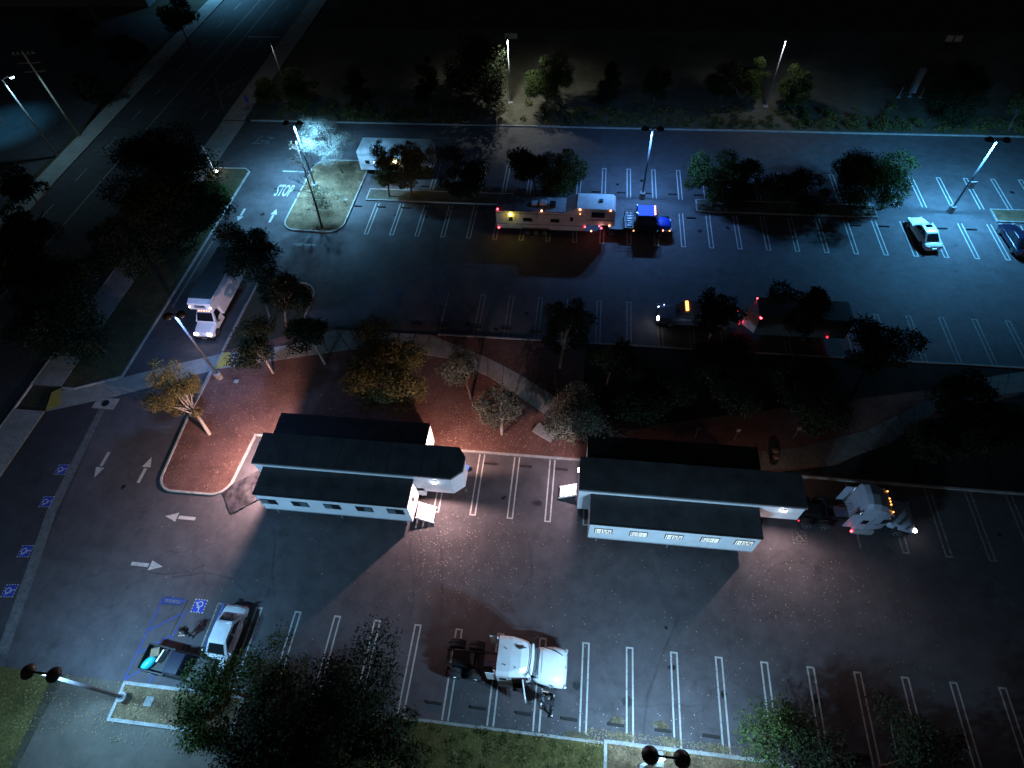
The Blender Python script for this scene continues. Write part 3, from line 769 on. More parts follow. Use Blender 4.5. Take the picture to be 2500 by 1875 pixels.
# --- west island and street side
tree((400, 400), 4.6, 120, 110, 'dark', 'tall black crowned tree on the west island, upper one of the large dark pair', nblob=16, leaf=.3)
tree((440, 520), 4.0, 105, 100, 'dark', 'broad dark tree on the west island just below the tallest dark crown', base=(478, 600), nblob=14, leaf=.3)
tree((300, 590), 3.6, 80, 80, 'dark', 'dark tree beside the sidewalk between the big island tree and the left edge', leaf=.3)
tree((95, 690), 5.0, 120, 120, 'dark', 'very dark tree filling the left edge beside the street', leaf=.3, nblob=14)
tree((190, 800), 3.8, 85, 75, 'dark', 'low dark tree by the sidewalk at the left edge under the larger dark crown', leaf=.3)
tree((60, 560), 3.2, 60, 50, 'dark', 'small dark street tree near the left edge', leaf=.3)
tree((500, 470), 2.6, 42, 48, 'green', 'slim dim green tree on the right side of the west island', base=(474, 505), leaf=.22)
# --- around the pedestrian island
tree((610, 625), 4.2, 72, 80, 'dark', 'dark leafy tree overhanging the rear of the white box truck', base=(665, 800), nblob=14, leaf=.24)
tree((690, 700), 3.4, 62, 70, 'dark', 'dark tree right of the box truck, partly hiding the rounded kerb', base=(700, 800), leaf=.24)
tree((622, 838), 3.6, 58, 56, 'dark', 'small black round tree left of the pair by the walk', base=(668, 912), bark=M_BARKL, leaf=.22)
tree((748, 812), 3.4, 56, 48, 'dark', 'small black round tree with a pale forked trunk beside the walk', base=(794, 890), bark=M_BARKL, leaf=.22)
tree((430, 948), 3.0, 70, 82, 'brown', 'leaning brownish tree with a pale trunk on the finger island corner', base=(513, 1062), bark=M_BARKL, leaf=.17, sparse=.55, trunk_r=.12, shell=.35)
tree((950, 905), 4.2, 98, 118, 'olive', 'large olive tree standing behind the left white trailer', base=(985, 1005), nblob=18, leaf=.2, shell=.4)
tree((1130, 905), 2.9, 48, 78, 'grey', 'narrow greyish tree on the red mulch left of the path', base=(1150, 975), leaf=.17, sparse=.8, tall=2.3)
tree((1225, 990), 2.6, 50, 60, 'grey', 'round greyish green tree with a forked pale trunk on the red mulch', base=(1225, 1062), bark=M_BARKL, leaf=.17, tall=1.9)
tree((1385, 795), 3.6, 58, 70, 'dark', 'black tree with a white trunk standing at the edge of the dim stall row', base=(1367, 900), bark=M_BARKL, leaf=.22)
tree((1405, 1020), 3.0, 82, 84, 'grey', 'dense shrubby tree with a lit underside at the corner of the right trailer', base=(1400, 1085), leaf=.19, tall=2.6)
# --- dark bed on the right
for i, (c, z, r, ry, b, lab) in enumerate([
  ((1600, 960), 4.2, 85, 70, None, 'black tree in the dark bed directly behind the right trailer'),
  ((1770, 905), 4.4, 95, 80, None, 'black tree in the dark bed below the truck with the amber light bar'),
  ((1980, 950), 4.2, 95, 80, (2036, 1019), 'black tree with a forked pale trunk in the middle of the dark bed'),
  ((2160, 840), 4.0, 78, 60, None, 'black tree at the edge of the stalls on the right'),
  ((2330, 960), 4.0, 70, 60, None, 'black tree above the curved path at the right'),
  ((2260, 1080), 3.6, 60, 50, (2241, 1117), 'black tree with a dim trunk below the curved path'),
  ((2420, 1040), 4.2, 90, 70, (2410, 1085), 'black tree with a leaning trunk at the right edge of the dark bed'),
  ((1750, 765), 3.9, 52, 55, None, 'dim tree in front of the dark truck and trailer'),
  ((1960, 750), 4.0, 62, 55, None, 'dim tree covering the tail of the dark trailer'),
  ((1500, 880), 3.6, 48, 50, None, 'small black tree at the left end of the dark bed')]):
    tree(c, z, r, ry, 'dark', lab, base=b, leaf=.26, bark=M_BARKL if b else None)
# --- upper left island
tree((796, 345), 4.4, 60, 66, 'white', 'bright white leafy tree lit by the lamp on the upper left island', base=(837, 424), leaf=.10, sparse=.26, bark=M_BARK, trunk_r=.06, shell=.15, nblob=16, tall=2.6)
# bare tree with twigs
def bare_tree(base, top_px, z, label):
    b = G(*base); tp = G(top_px[0], top_px[1], z)
    t = thing('bare_tree', label, 'tree', (b.x, b.y, .05)); rr = random.Random(5)
    loc = tp - b
    sp = [Vector((0, 0, 0)), loc * .3 + Vector((.1, 0, 0)), loc * .62, loc]
    MB().tube(sp, [.13, .10, .07, .03], 9).build('trunk', M_BARK, t, smooth=True)
    mb = MB(); mt = MB(); tips = []
    for i in range(34):
        f = rr.uniform(.35, .98); s = loc * f
        a = rr.uniform(0, 2 * PI); L = 1.9 * (1.15 - f) + .5
        d = Vector((math.cos(a), math.sin(a), rr.uniform(.4, 1.0))).normalized()
        e = s + d * L; m_ = s.lerp(e, .5) + Vector((0, 0, .1))
        mb.tube([s, m_, e], [.03, .02, .008], 5)
        for j in range(9):
            q = s.lerp(e, rr.uniform(.3, 1)); dd = (d + Vector((rr.uniform(-1, 1), rr.uniform(-1, 1), rr.uniform(-.3, .8))) * .8).normalized()
            mt.tube([q, q + dd * rr.uniform(.3, .75)], [.012, .005], 4, False); tips.append(q + dd * .4)
    mb.build('limb', M_BARK, t); o = mt.build('twigs', M_BARK, t); o['kind'] = 'stuff'
    leaf_cloud('last_leaves', [((p.x, p.y, p.z), (.2, .2, .2)) for p in tips[::5]], 700, .1, LEAVES['dry'], t, 77, .1)
bare_tree((787, 558), (722, 345), 6.6, 'bare leafless tree with a long dark trunk on the upper left island')
# leaf cloud standing in for leaves and shadows on that island's ground
tree((781, 480), .9, 42, 30, 'dry', 'dry leaf cloud standing for leaves and shadows under the bare tree', name='shrub', cat='shrub', leaf=.13, sparse=.25, trunk_r=.04, shell=.1, tall=.7)
# --- median trees
tree((945, 415), 3.3, 45, 62, 'olive', 'small leafy tree in front of the lit camper, left trunk of the pair', base=(951, 481), leaf=.19)
tree((1003, 402), 3.6, 50, 60, 'olive', 'small leafy tree in front of the lit camper, right trunk of the pair', base=(1005, 481), leaf=.19)
tree((1130, 425), 3.6, 58, 52, 'dark', 'black tree on the median in the shadow right of the lit camper', base=(1161, 481), leaf=.24)
tree((1300, 405), 3.9, 62, 56, 'dark', 'large dark tree behind the long camper trailer, left crown', leaf=.26)
tree((1385, 415), 3.7, 60, 58, 'green', 'dim green tree behind the raised front of the long camper trailer', leaf=.22)
tree((1745, 428), 3.6, 62, 62, 'green', 'green tree at the left end of the middle median island', base=(1742, 504), leaf=.2)
tree((1815, 440), 3.4, 50, 52, 'dark', 'dark tree next to the green one on the middle median island', leaf=.24)
tree((1950, 452), 3.3, 62, 48, 'dark', 'low black tree in the middle of the middle median island', leaf=.24)
tree((2085, 425), 3.9, 58, 58, 'dark', 'dark half of the broad tree near the lamp post with the square plate', base=(2112, 508), leaf=.2)
tree((2165, 440), 3.5, 75, 66, 'green', 'broad tree with pale flecked leaves left of the lamp post with the square plate', base=(2150, 512), leaf=.2)
# --- verge
tree((1168, 168), 5.2, 76, 96, 'dark', 'tallest dark tree of the verge, left of the thin white pole', base=(1195, 275), nblob=16, leaf=.26, tall=4.6)
tree((1335, 195), 4.2, 54, 74, 'green', 'tall green tree of the verge, right of the thin white pole', base=(1335, 280), nblob=15, leaf=.22, tall=3.7)
tree((655, 222), 2.0, 34, 34, 'green', 'round green shrub next to the entrance sidewalk, left of its pair', name='shrub', cat='shrub', leaf=.2)
tree((735, 205), 2.4, 46, 38, 'green', 'larger round green shrub near the entrance, right of its pair', name='shrub', cat='shrub', leaf=.2)
tree((1039, 215), 3.6, 34, 50, 'dark', 'slim black tree left of the tallest verge tree', leaf=.25)
tree((870, 210), 2.6, 32, 40, 'dark', 'small black tree in the left part of the verge', leaf=.25)
tree((1490, 205), 2.9, 34, 44, 'dark', 'small black tree right of the tall green verge tree', leaf=.25)
tree((1600, 200), 2.4, 34, 36, 'dark', 'low black shrub between the verge trees', leaf=.25, name='shrub', cat='shrub')
tree((1770, 195), 3.0, 46, 44, 'dark', 'dim round tree left of the two shrubs by the second thin pole', leaf=.22)
tree((1838, 198), 2.8, 34, 42, 'green', 'dim green shrub touching the left side of the second thin pole', leaf=.2, name='shrub', cat='shrub')
tree((1936, 210), 2.9, 38, 46, 'green', 'dim green shrub right of the second thin pole', leaf=.2, name='shrub', cat='shrub')
tree((2340, 228), 4.2, 62, 74, 'dark', 'large black two topped tree at the right end of the verge', base=(2350, 300), leaf=.26, nblob=15)
tree((2490, 255), 2.6, 24, 26, 'olive', 'yellow green sapling at the right edge of the verge', base=(2460, 322), leaf=.2, sparse=.5)
# --- bottom, near the camera
tree((512, 1668), 3.2, 82, 66, 'green', 'green branched tree covering the pickup at the lower left', base=(600, 1700), leaf=.17, sparse=.5, shell=.3, nblob=16)
tree((668, 1672), 4.4, 98, 92, 'green', 'broad thin leaved tree between the silver sedan and the grass', base=(640, 1800), leaf=.17, sparse=.42, shell=.25, nblob=16)
tree((500, 1800), 3.0, 80, 90, 'green', 'green tree over the grey path at the bottom left', leaf=.17, sparse=.5, shell=.3, base=(560, 1830))
tree((830, 1735), 4.6, 135, 100, 'dark', 'large black tree at the bottom left of the white truck', leaf=.22, nblob=20, shell=.3, sparse=.8)
tree((760, 1830), 5.0, 150, 95, 'dark', 'black tree crown cut by the bottom edge below the large black tree', leaf=.24, nblob=18, shell=.3, sparse=.8)
tree((945, 1800), 3.6, 90, 85, 'dark', 'dark tree on the grass left of the wheel stops', leaf=.22, sparse=.7)
tree((1895, 1790), 3.4, 92, 90, 'green', 'green tree over the front stalls at the bottom right', leaf=.17, sparse=.45, shell=.25, nblob=16)
tree((2010, 1860), 3.6, 95, 80, 'dark', 'dim tree at the bottom edge right of the green one', leaf=.2, sparse=.5, shell=.3)
tree((2230, 1850), 3.8, 120, 95, 'dark', 'dark thin tree over the last stalls of the front row at the bottom right', leaf=.2, sparse=.4, shell=.25)
tree((660, 1800), 4.4, 120, 100, 'dark', 'dark thin tree between the green tree over the path and the large black tree', leaf=.2, sparse=.6, shell=.25, nblob=18)
# low shrubs along the north kerb (nobody could count them)
r_ = np.random.default_rng(3)
bl_ = []
for i in range(520):
    x = -40 + 115 * r_.random(); y = 69.6 + abs(r_.normal()) * 2.2
    if abs(x + 9.5) < 4 and r_.random() < .8: continue
    s = .25 + .4 * r_.random()
    bl_.append(((x, y, s * .5), (s, s, s * .6)))
o = leaf_cloud('verge_brush', bl_, 46000, .2, LEAVES['olive'], None, 9, .3); o['kind'] = 'stuff'
bl_ = []
for i in range(520):
    x = -13 + 16.5 * r_.random(); y = -4 + 8.1 * r_.random(); bl_.append(((x, y, .06), (.3, .3, .08)))
o = leaf_cloud('grass_tufts', bl_, 30000, .11, LEAVES['olive'], None, 10, .1); o['kind'] = 'stuff'
# dead leaves: on the asphalt by the trailers, on the kerb edge, on islands
def litter(name, areas, n, size, mat, seed, z=.012):
    r = np.random.default_rng(seed); P = []
    for (x0, x1, y0, y1, k) in areas:
        q = np.stack([x0 + (x1 - x0) * r.random(k), y0 + (y1 - y0) * r.random(k)], 1); P.append(q)
    P = np.concatenate(P); n = len(P); a = r.random(n) * 6.28; s = size * (.5 + r.random(n))
    V = np.zeros((n, 4, 3), np.float32)
    for k, (ux, uy) in enumerate(((1, 0), (0, .6), (-1, 0), (0, -.6))):
        V[:, k, 0] = P[:, 0] + s * (ux * np.cos(a) - uy * np.sin(a)); V[:, k, 1] = P[:, 1] + s * (ux * np.sin(a) + uy * np.cos(a)); V[:, k, 2] = z + .02 * r.random(n)
    me = bpy.data.meshes.new(name); me.vertices.add(4 * n); me.vertices.foreach_set('co', V.ravel())
    me.loops.add(4 * n); me.loops.foreach_set('vertex_index', np.arange(4 * n, dtype=np.int32))
    me.polygons.add(n); me.polygons.foreach_set('loop_start', np.arange(0, 4 * n, 4, dtype=np.int32))
    me.materials.append(mat); me.update(calc_edges=True)
    o = bpy.data.objects.new(name, me); COL.objects.link(o); o['kind'] = 'stuff'
M_LEAFL = plain('dead_leaf', (0.55, 0.46, 0.36), .8, 0, .3, obj=False)
litter('fallen_leaves', [(-11, -3, 11, 17.5, 260), (-10.5, -6, 12.5, 16.5, 160), (-12, 4, 9, 18, 160), (12.5, 20, 12, 16.5, 170), (6, 24, 6, 16, 170), (-30, 24, 4.5, 17, 260), (-6, 10, 4, 6, 120)], 0, .028, M_LEAFL, 1)
litter('mulch_leaves', [(-10, 0, 22.8, 27, 240), (-31, -26, 18, 30, 90), (-10, -2, 22.8, 31, 160)], 0, .032, M_LEAFL, 2, .1)
litter('kerb_leaves', [(-33, -22, 1, 4.2, 700), (2, 13, 3.9, 4.8, 900), (-27, -20, 2.2, 4.1, 500), (4, 12, 1.3, 4.1, 500)], 0, .04, plain('dry_leaf', (0.24, 0.18, 0.09), .9, 0, .3, obj=False), 3, .1)
# heaps of dry needles against the kerb by the bottom lamp post
for n, (x, y, rx) in enumerate(((4.2, 4.55, .9), (1.6, 4.3, .8), (7.0, 4.6, .8), (9.6, 4.5, .9), (6.5, 5.35, .45), (3.9, 5.3, .45))):
    o = leaf_cloud('needle_heap', [((x, y, .03), (rx, .26, .05))], 2600, .05, LEAVES['dry'], None, 60 + n, .05); o['kind'] = 'stuff'

# ================================================================== VEHICLE HELPERS
def wheel(parent, x, y, r, w, side, name='wheel', rim=True):
    """axle along local y; side = +1 outer face to +y"""
    o = MB().loops([[(x + rr * math.cos(a), y + yy, r + rr * math.sin(a)) for a in [2 * PI * k / 20 for k in range(20)]] for rr, yy in ((r * .62, -w / 2 * side), (r * .94, -w / 2 * side), (r, -w * .35 * side), (r, w * .35 * side), (r * .94, w / 2 * side), (r * .62, w / 2 * side))]).build(name, M_TYRE, parent)
    if rim:
        rm = MB().loops([[(x + rr * math.cos(a), y + yy, r + rr * math.sin(a)) for a in [2 * PI * k / 16 for k in range(16)]] for rr, yy in ((r * .60, w * .40 * side), (r * .58, w * .53 * side), (r * .25, w * .44 * side), (r * .12, w * .58 * side))]).build('rim', M_RIM, o)
    return o
def pane(parent, pts, mat, name='window', frame=None, depth_=.02):
    """pts = 4 points of a flat pane, built as a thin slab"""
    a, b, c, d = [Vector(p) for p in pts]
    n = (b - a).cross(d - a).normalized() * depth_
    mb = MB().add([a, b, c, d, a + n, b + n, c + n, d + n], [(3, 2, 1, 0), (4, 5, 6, 7), (0, 1, 5, 4), (1, 2, 6, 5), (2, 3, 7, 6), (3, 0, 4, 7)])
    return mb.build(name, mat, parent)
def bulb(parent, p, r, mat, name='marker_lamp', squash=1.0):
    return MB().lathe([(r * .1, -r * squash), (r * .8, -r * .6 * squash), (r, 0), (r * .8, r * .6 * squash), (r * .1, r * squash)], p, 10).build(name, mat, parent, smooth=True)
def sedan(label, x, y, rz, L, W, H, mat, group=None, sunroof=False, glass=M_GLASS):
    t = thing('sedan', label, 'car', (x, y, 0), rz, group)
    hw = W / 2; zb = H * .58
    # stations: (x, half width, belt z, centre top z)
    st = [(-.50, .80, .50, .55), (-.485, .90, .74, .82), (-.42, .97, .90, .98), (-.28, 1.0, .97, 1.03), (-.1, 1.0, 1.0, 1.02), (.1, 1.0, .98, 1.02), (.24, 1.0, .96, 1.05), (.34, .98, .88, .99), (.43, .94, .78, .88), (.485, .84, .66, .72), (.50, .72, .45, .48)]
    Ls = []
    for sx, w, b, c in st:
        X = sx * L; w *= hw; b *= zb; c *= zb
        half = [(w * .90, .20), (w, .32), (w, b * .72), (w * .97, b * .93), (w * .86, b), (w * .45, (b + c) / 2 + .01), (0, c)]
        pts = [(X, yy, zz) for yy, zz in half] + [(X, -yy, zz) for yy, zz in reversed(half[:-1])]
        Ls.append(pts)
    MB().loops(Ls).build('body', mat, t, smooth=True, sub=1)
    # cabin
    x0, x1 = -.38 * L, .21 * L; r0, r1 = -.20 * L, .045 * L
    wb, wr = hw * .86, hw * .66
    b = zb * .985
    def ring(xa, xb, w, z, n=3, cx=.10): return [(xa, w * .82, z), (xa + cx, w, z), (xb - cx, w, z), (xb, w * .82, z), (xb, -w * .82, z), (xb - cx, -w, z), (xa + cx, -w, z), (xa, -w * .82, z)]
    MB().loops([ring(x0, x1, wb, b - .05), ring(x0 * .96, x1 * .96, wb * .985, b + .03), ring(r0 - .10, r1 + .10, wr * 1.07, H - .07), ring(r0, r1, wr, H - .01), ring(r0 + .25, r1 - .25, wr * .6, H + .015)]).build('cabin', mat, t, smooth=False, bevel=.02)
    e = .012
    def P(f, u, v):   # front glass
        xa = x1 * .96 * (1 - v) + (r1 + .10) * v + e; ww = (wb * .80 * (1 - v) + wr * .86 * v) * u
        return (xa + .005, ww, (b + .03) * (1 - v) + (H - .07) * v + e)
    pane(t, [P(1, .97, .06), P(1, -.97, .06), P(1, -.97, .93), P(1, .97, .93)][::-1], glass, 'windshield', depth_=.012)
    def Q(u, v):
        xa = x0 * .96 * (1 - v) + (r0 - .10) * v - e; ww = (wb * .80 * (1 - v) + wr * .86 * v) * u
        return (xa - .005, ww, (b + .03) * (1 - v) + (H - .07) * v + e)
    pane(t, [Q(.95, .08), Q(-.95, .08), Q(-.95, .92), Q(.95, .92)], glass, 'rear_window', depth_=.012)
    for sg in (1, -1):
        def S(u, v):
            xl = (x0 * .96 + .14) * (1 - v) + (r0 + .04) * v; xr = (x1 * .96 - .14) * (1 - v) + (r1 - .04) * v
            ww = (wb * .985 * (1 - v) + wr * 1.07 * v) + .006
            return (xl + (xr - xl) * u, sg * ww, (b + .03) * (1 - v) + (H - .07) * v)
        for (u0, u1) in ((.04, .49), (.53, .96)):
            q = [S(u0, .12), S(u1, .12), S(u1, .88), S(u0, .88)]
            pane(t, q if sg < 0 else q[::-1], glass, 'side_window', depth_=.01)
        MB().obox((.17 * L, sg * (hw + .06), zb * 1.02), (.12, .18, .11)).build('mirror', mat, t, bevel=.03)
        MB().obox((.475 * L, sg * hw * .66, zb * .70), (.10, .30, .10), rz=-sg * .25).build('headlight', M_ALU, t, bevel=.02)
        MB().obox((-.487 * L, sg * hw * .68, zb * .80), (.06, .32, .12), rz=sg * .12).build('taillight', plain('tail_red', (.3, .02, .02), .3), t, bevel=.015)
        for xx in (-.30 * L, .31 * L): wheel(t, xx, sg * (hw - .10), .31, .20, sg)
    if sunroof: MB().box(r1 - .52, r1 - .08, -wr * .55, wr * .55, H + .012, H + .022).build('sunroof', glass, t)
    MB().box(-.503 * L, -.497 * L, -.22, .22, .38, .5).build('number_plate', M_ALU, t)
    return t
sedan('white sedan with a dark sunroof parked alone under the lamp post with the square plate', 33.35, 50.75, R(97), 4.7, 1.75, 1.38, M_WHITE, sunroof=True)
sedan('dark navy car at the right edge next to the pale median island', 41.6, 50.3, R(93), 4.6, 1.8, 1.36, M_NAVY)
sedan('silver sedan in the first stall left of the grass beside the black pickup', -21.35, 7.15, R(-92), 4.5, 1.72, 1.36, M_SILVER)

# black pickup, bed to the left
t = thing('pickup_truck', 'black pickup with its open bed holding a turquoise bag under the green tree', 'pickup truck', (-23.9, 5.45, 0), R(-6))
mb = MB()
mb.box(-1.95, -.15, -.72, .72, .55, .62)
for (a, b_, c, d) in ((-1.95, -.15, -.80, -.70), (-1.95, -.15, .70, .80), (-2.0, -1.93, -.80, .80), (-.17, -.08, -.8, .8)): mb.box(a, b_, c, d, .45, 1.12)
mb.build('bed', M_BLACK, t, bevel=.02)
MB().loops([[(x_, w_ * s_, z_) for s_, z_ in ((1, .4), (1, .95), (.86, h_), (-.86, h_), (-1, .95), (-1, .4))] for x_, w_, h_ in ((-.08, .8, 1.05), (0, .8, 1.08), (1.9, .8, 1.05), (2.7, .76, 1.0), (2.85, .7, .8))]).build('body', M_BLACK, t, bevel=.03)
MB().loops([[(-.02, .72, 1.0), (1.5, .72, 1.0), (1.5, -.72, 1.0), (-.02, -.72, 1.0)], [(.05, .62, 1.62), (1.0, .62, 1.62), (1.0, -.62, 1.62), (.05, -.62, 1.62)]]).build('cab', M_NAVY, t, bevel=.04)
pane(t, [(1.5, -.62, 1.09), (1.5, .62, 1.09), (1.08, .54, 1.6), (1.08, -.54, 1.6)], M_GLASS, 'windshield')
for sg in (-1, 1):
    for xx in (-1.35, 2.05): wheel(t, xx, sg * .72, .34, .22, sg)
tb = MB(); rr = random.Random(2)
L_ = []
for k, (rad, z) in enumerate(((.1, .0), (.42, .05), (.5, .22), (.34, .42), (.06, .5))):
    L_.append([(rad * 1.15 * math.cos(2 * PI * i / 12) * rr.uniform(.85, 1.1), rad * .7 * math.sin(2 * PI * i / 12) * rr.uniform(.85, 1.1), z) for i in range(12)])
o = tb.loops(L_).build('bag', plain('turquoise_plastic', (0.02, 0.42, 0.45), .45), None, smooth=True, sub=1)
o.location = (-25.45, 5.3, .63); o.rotation_euler = (0, 0, R(55)); tagm(o, 'crumpled turquoise bag lying in the open bed of the black pickup', 'bag')
o = MB().obox((0, 0, .2), (.55, .5, .4), rz=.3).build('cardboard_box', plain('cardboard', (.22, .15, .09), .9), None, bevel=.02); o.location = (-25.25, 5.95, .63)
tagm(o, 'brown cardboard box in the front corner of the pickup bed', 'box')
o = MB().obox((0, 0, .25), (.1, .75, .5), rz=-.25).build('board', M_WHITE, None, bevel=.01); o.location = (-24.75, 5.75, .63)
tagm(o, 'pale board standing against the cab in the pickup bed', 'board')
# motorcycle-like frame seen through the leaves
t = thing('motorcycle', 'dim motorcycle standing under the thin leaved tree at the lower left', 'motorcycle', (-20.6, 3.6, .08), R(75))
wheel(t, -.65, 0, .3, .12, 1); wheel(t, .65, 0, .3, .12, 1)
MB().tube([(-.65, 0, .3), (-.2, 0, .55), (.35, 0, .75), (.65, 0, .3)], [.04, .09, .07, .03], 8).build('frame', M_STEEL, t)
MB().obox((-.25, 0, .78), (.6, .24, .1)).build('seat', M_BLACK, t, bevel=.03)
MB().obox((.15, 0, .85), (.4, .26, .2)).build('tank', M_STEEL, t, bevel=.06)
MB().tube([(.45, -.32, 1.0), (.4, 0, .95), (.45, .32, 1.0)], .02, 6).build('handlebar', M_RIM, t)

# ------------------------------------------------------------------ semi tractors
def semi(label, x, y, rz, door_open, lights, fair):
    M_WHITE = MATS['white_paint'] if door_open else plain('dimmed_white_paint', (.30, .34, .42), .45, 0, .06)  # second truck: white paint dimmed toward blue to stand in for weak light
    """local +x forward; origin on ground under the middle of the cab"""
    t = thing('semi_truck', label, 'truck', (x, y, 0), rz)
    hw = 1.12
    # chassis
    fr = MB(); fr.box(-4.8, 2.6, -.5, -.38, .75, .98); fr.box(-4.8, 2.6, .38, .5, .75, .98)
    for xx in (-4.7, -3.9, -2.9, -1.9): fr.box(xx, xx + .12, -.38, .38, .78, .95)
    fr.build('chassis', M_BLACK, t)
    MB().box(-4.35, -3.25, -.42, .42, 1.0, 1.14).build('fifth_wheel_plate', plain('grease_black', (.02, .02, .02), .35, .3), t, bevel=.03)
    MB().box(-2.35, -1.45, -.36, .36, 1.0, 1.03).build('deck_plate', plain('deck_steel', (.14, .13, .14), .6, .4), t)
    for xx in (-4.2, -2.95):
        for sg in (-1, 1):
            wheel(t, xx, sg * .98, .5, .26, sg); wheel(t, xx, sg * .70, .5, .24, sg, rim=False)
            MB().tube([(xx - .62, sg * .85, .55), (xx - .4, sg * .85, 1.02), (xx, sg * .85, 1.14), (xx + .4, sg * .85, 1.02)], [.03] * 4, 6).build('fender_rail', M_BLACK, t)
        MB().tube([(xx, -1.0, .5), (xx, 1.0, .5)], .09, 8).build('axle', M_BLACK, t)
    for sg in (-1, 1): wheel(t, 1.75, sg * .95, .5, .28, sg)
    # cab and sleeper box
    cab = []
    for xx, w, zt, rr_ in ((-1.42, 1.02, 2.75, .06), (-1.40, hw, 3.0, .12), (-.6, hw, 3.08, .12), (.0, 1.05, 3.1, .2), (.38, .98, 3.0, .25), (.62, .90, 2.78, .3)):
        cab.append([(xx, w, .85), (xx, w, zt - rr_ * 2), (xx, w - rr_ * .7, zt - rr_ * .5), (xx, w - rr_ * 2, zt), (xx, 0, zt + .04), (xx, -w + rr_ * 2, zt), (xx, -w + rr_ * .7, zt - rr_ * .5), (xx, -w, zt - rr_ * 2), (xx, -w, .85)])
    MB().loops(cab).build('cab', M_WHITE, t, smooth=False, bevel=.03)
    MB().loops([[(.60, .86, 1.7), (.6, .86, 2.72), (.6, -.86, 2.72), (.6, -.86, 1.7)], [(1.05, .82, 1.72), (.72, .82, 2.62), (.72, -.82, 2.62), (1.05, -.82, 1.72)]]).build('windshield', M_GLASS, t, bevel=.02)
    MB().tube([(.30, -1.0, 2.86), (.50, -.75, 2.98), (.58, 0, 3.03), (.50, .75, 2.98), (.30, 1.0, 2.86)], .035, 6).build('roof_seam', M_BLACK, t)
    # hood
    hd = []
    for xx, w, zt, zb_ in ((.60, .98, 1.80, 1.0), (1.1, 1.04, 1.76, 1.05), (1.7, 1.16, 1.70, 1.1), (2.25, 1.18, 1.60, .9), (2.62, 1.12, 1.42, .6), (2.76, .95, 1.0, .5)):
        hd.append([(xx, w, zb_ - .1), (xx, w, zt - .42), (xx, w * .84, zt - .14), (xx, w * .5, zt - .01), (xx, 0, zt + .04), (xx, -w * .5, zt - .01), (xx, -w * .84, zt - .14), (xx, -w, zt - .42), (xx, -w, zb_ - .1)])
    MB().loops(hd).build('hood', M_WHITE, t, smooth=True, sub=1)
    MB().tube([(1.0, 1.02, 1.60), (1.5, .93, 1.67), (2.0, .80, 1.655), (2.45, .62, 1.55)], [.015, .03, .03, .015], 6).build('fender_groove', M_BLACK, t)
    MB().box(2.58, 2.68, -.55, .55, .55, 1.15).build('grille', M_BLACK, t)
    MB().box(2.4, 2.66, -.95, .95, .32, .55).build('bumper', M_BLACK, t, bevel=.04)
    for sg in (-1, 1):
        MB().box(-1.35, 0.1, sg * 1.02 if sg > 0 else -1.3, sg * 1.3 if sg > 0 else -1.02, .35, .95).build('fuel_tank', M_ALU, t, bevel=.12)
        pane(t, [(-.0, sg * 1.075, 1.9), (.5, sg * 1.0, 1.9), (.45, sg * 1.0, 2.5), (.0, sg * 1.075, 2.5)][::(-1 if sg > 0 else 1)], M_GLASS, 'side_window')
        MB().tube([(.55, sg * .95, 2.3), (.8, sg * 1.45, 2.2), (.8, sg * 1.45, 1.8)], .018, 6).build('mirror_bracket', M_BLACK, t)
        MB().obox((.82, sg * 1.45, 2.05), (.10, .2, .5)).build('mirror', M_BLACK, t, bevel=.02)
        MB().obox((2.64, sg * .98, 1.10), (.18, .26, .18), rz=-sg * .4).build('headlight', M_HEAD if (lights and sg < 0) else M_ALU, t, bevel=.04)
        MB().tube([(-1.52, sg * .9, .9), (-1.52, sg * .9, 3.1)], .07, 8).build('exhaust_stack', M_RIM, t, smooth=True)
        MB().obox((-1.75, sg * 1.02, 1.9), (.55, .04, 1.9)).build('side_fairing', M_WHITE, t)
    for sg in (-1, 1):      # body seams, sun visor, handles, wipers
        MB().box(-.62, -.60, sg * 1.125 - .004, sg * 1.125 + .004, 1.0, 2.75).build('panel_seam', M_BLACK, t)
        MB().obox((-.1, sg * 1.09, 1.72), (.16, .04, .04)).build('door_handle', M_BLACK, t)
        MB().tube([(1.02, sg * .15, 1.80), (.86, sg * .55, 2.25)], .014, 5).build('wiper', M_BLACK, t)
        MB().obox((1.9, sg * 1.12, 1.52), (.22, .02, .10)).build('side_vent', M_BLACK, t)
    MB().box(1.2, 1.215, -1.0, 1.0, 1.782, 1.792).build('hood_seam', M_BLACK, t)
    MB().loops([[(.60, yy, 2.80 - .05 * abs(yy)), (.76 - .10 * yy * yy, yy, 2.70), (.76 - .10 * yy * yy, yy, 2.67), (.60, yy, 2.70)] for yy in (-.86, -.5, 0, .5, .86)]).build('sun_visor', M_WHITE, t)
    for sg in (-1, 1): MB().box(-1.2, -.8, sg * 1.125 - .01, sg * 1.125 + .01, 1.75, 2.3).build('sleeper_window', M_GLASS, t)
    MB().obox((2.66, .0, 1.40), (.02, .12, .10)).build('badge', M_BLACK, t)
    for yy in (-.3, -.1, .1, .3): MB().tube([(-1.45, yy, 1.9), (-1.8, yy * 1.3, 1.4), (-2.3, yy, 1.15)], .018, 5).build('air_hose', plain('hose_%d' % (yy > 0), (.25, .03, .03) if yy > 0 else (.03, .05, .25), .5), t)
    for (a, b_) in ((-.9, .35), (-.9, -.55), (-.3, .6), (-.3, -.62)): bulb(t, (a, b_, 3.12), .04, M_BLACK, 'roof_bolt')
    MB().tube([(-.2, .42, 3.2), (.25, .5, 3.18)], [.07, .03], 8).build('horn', M_BLACK, t)
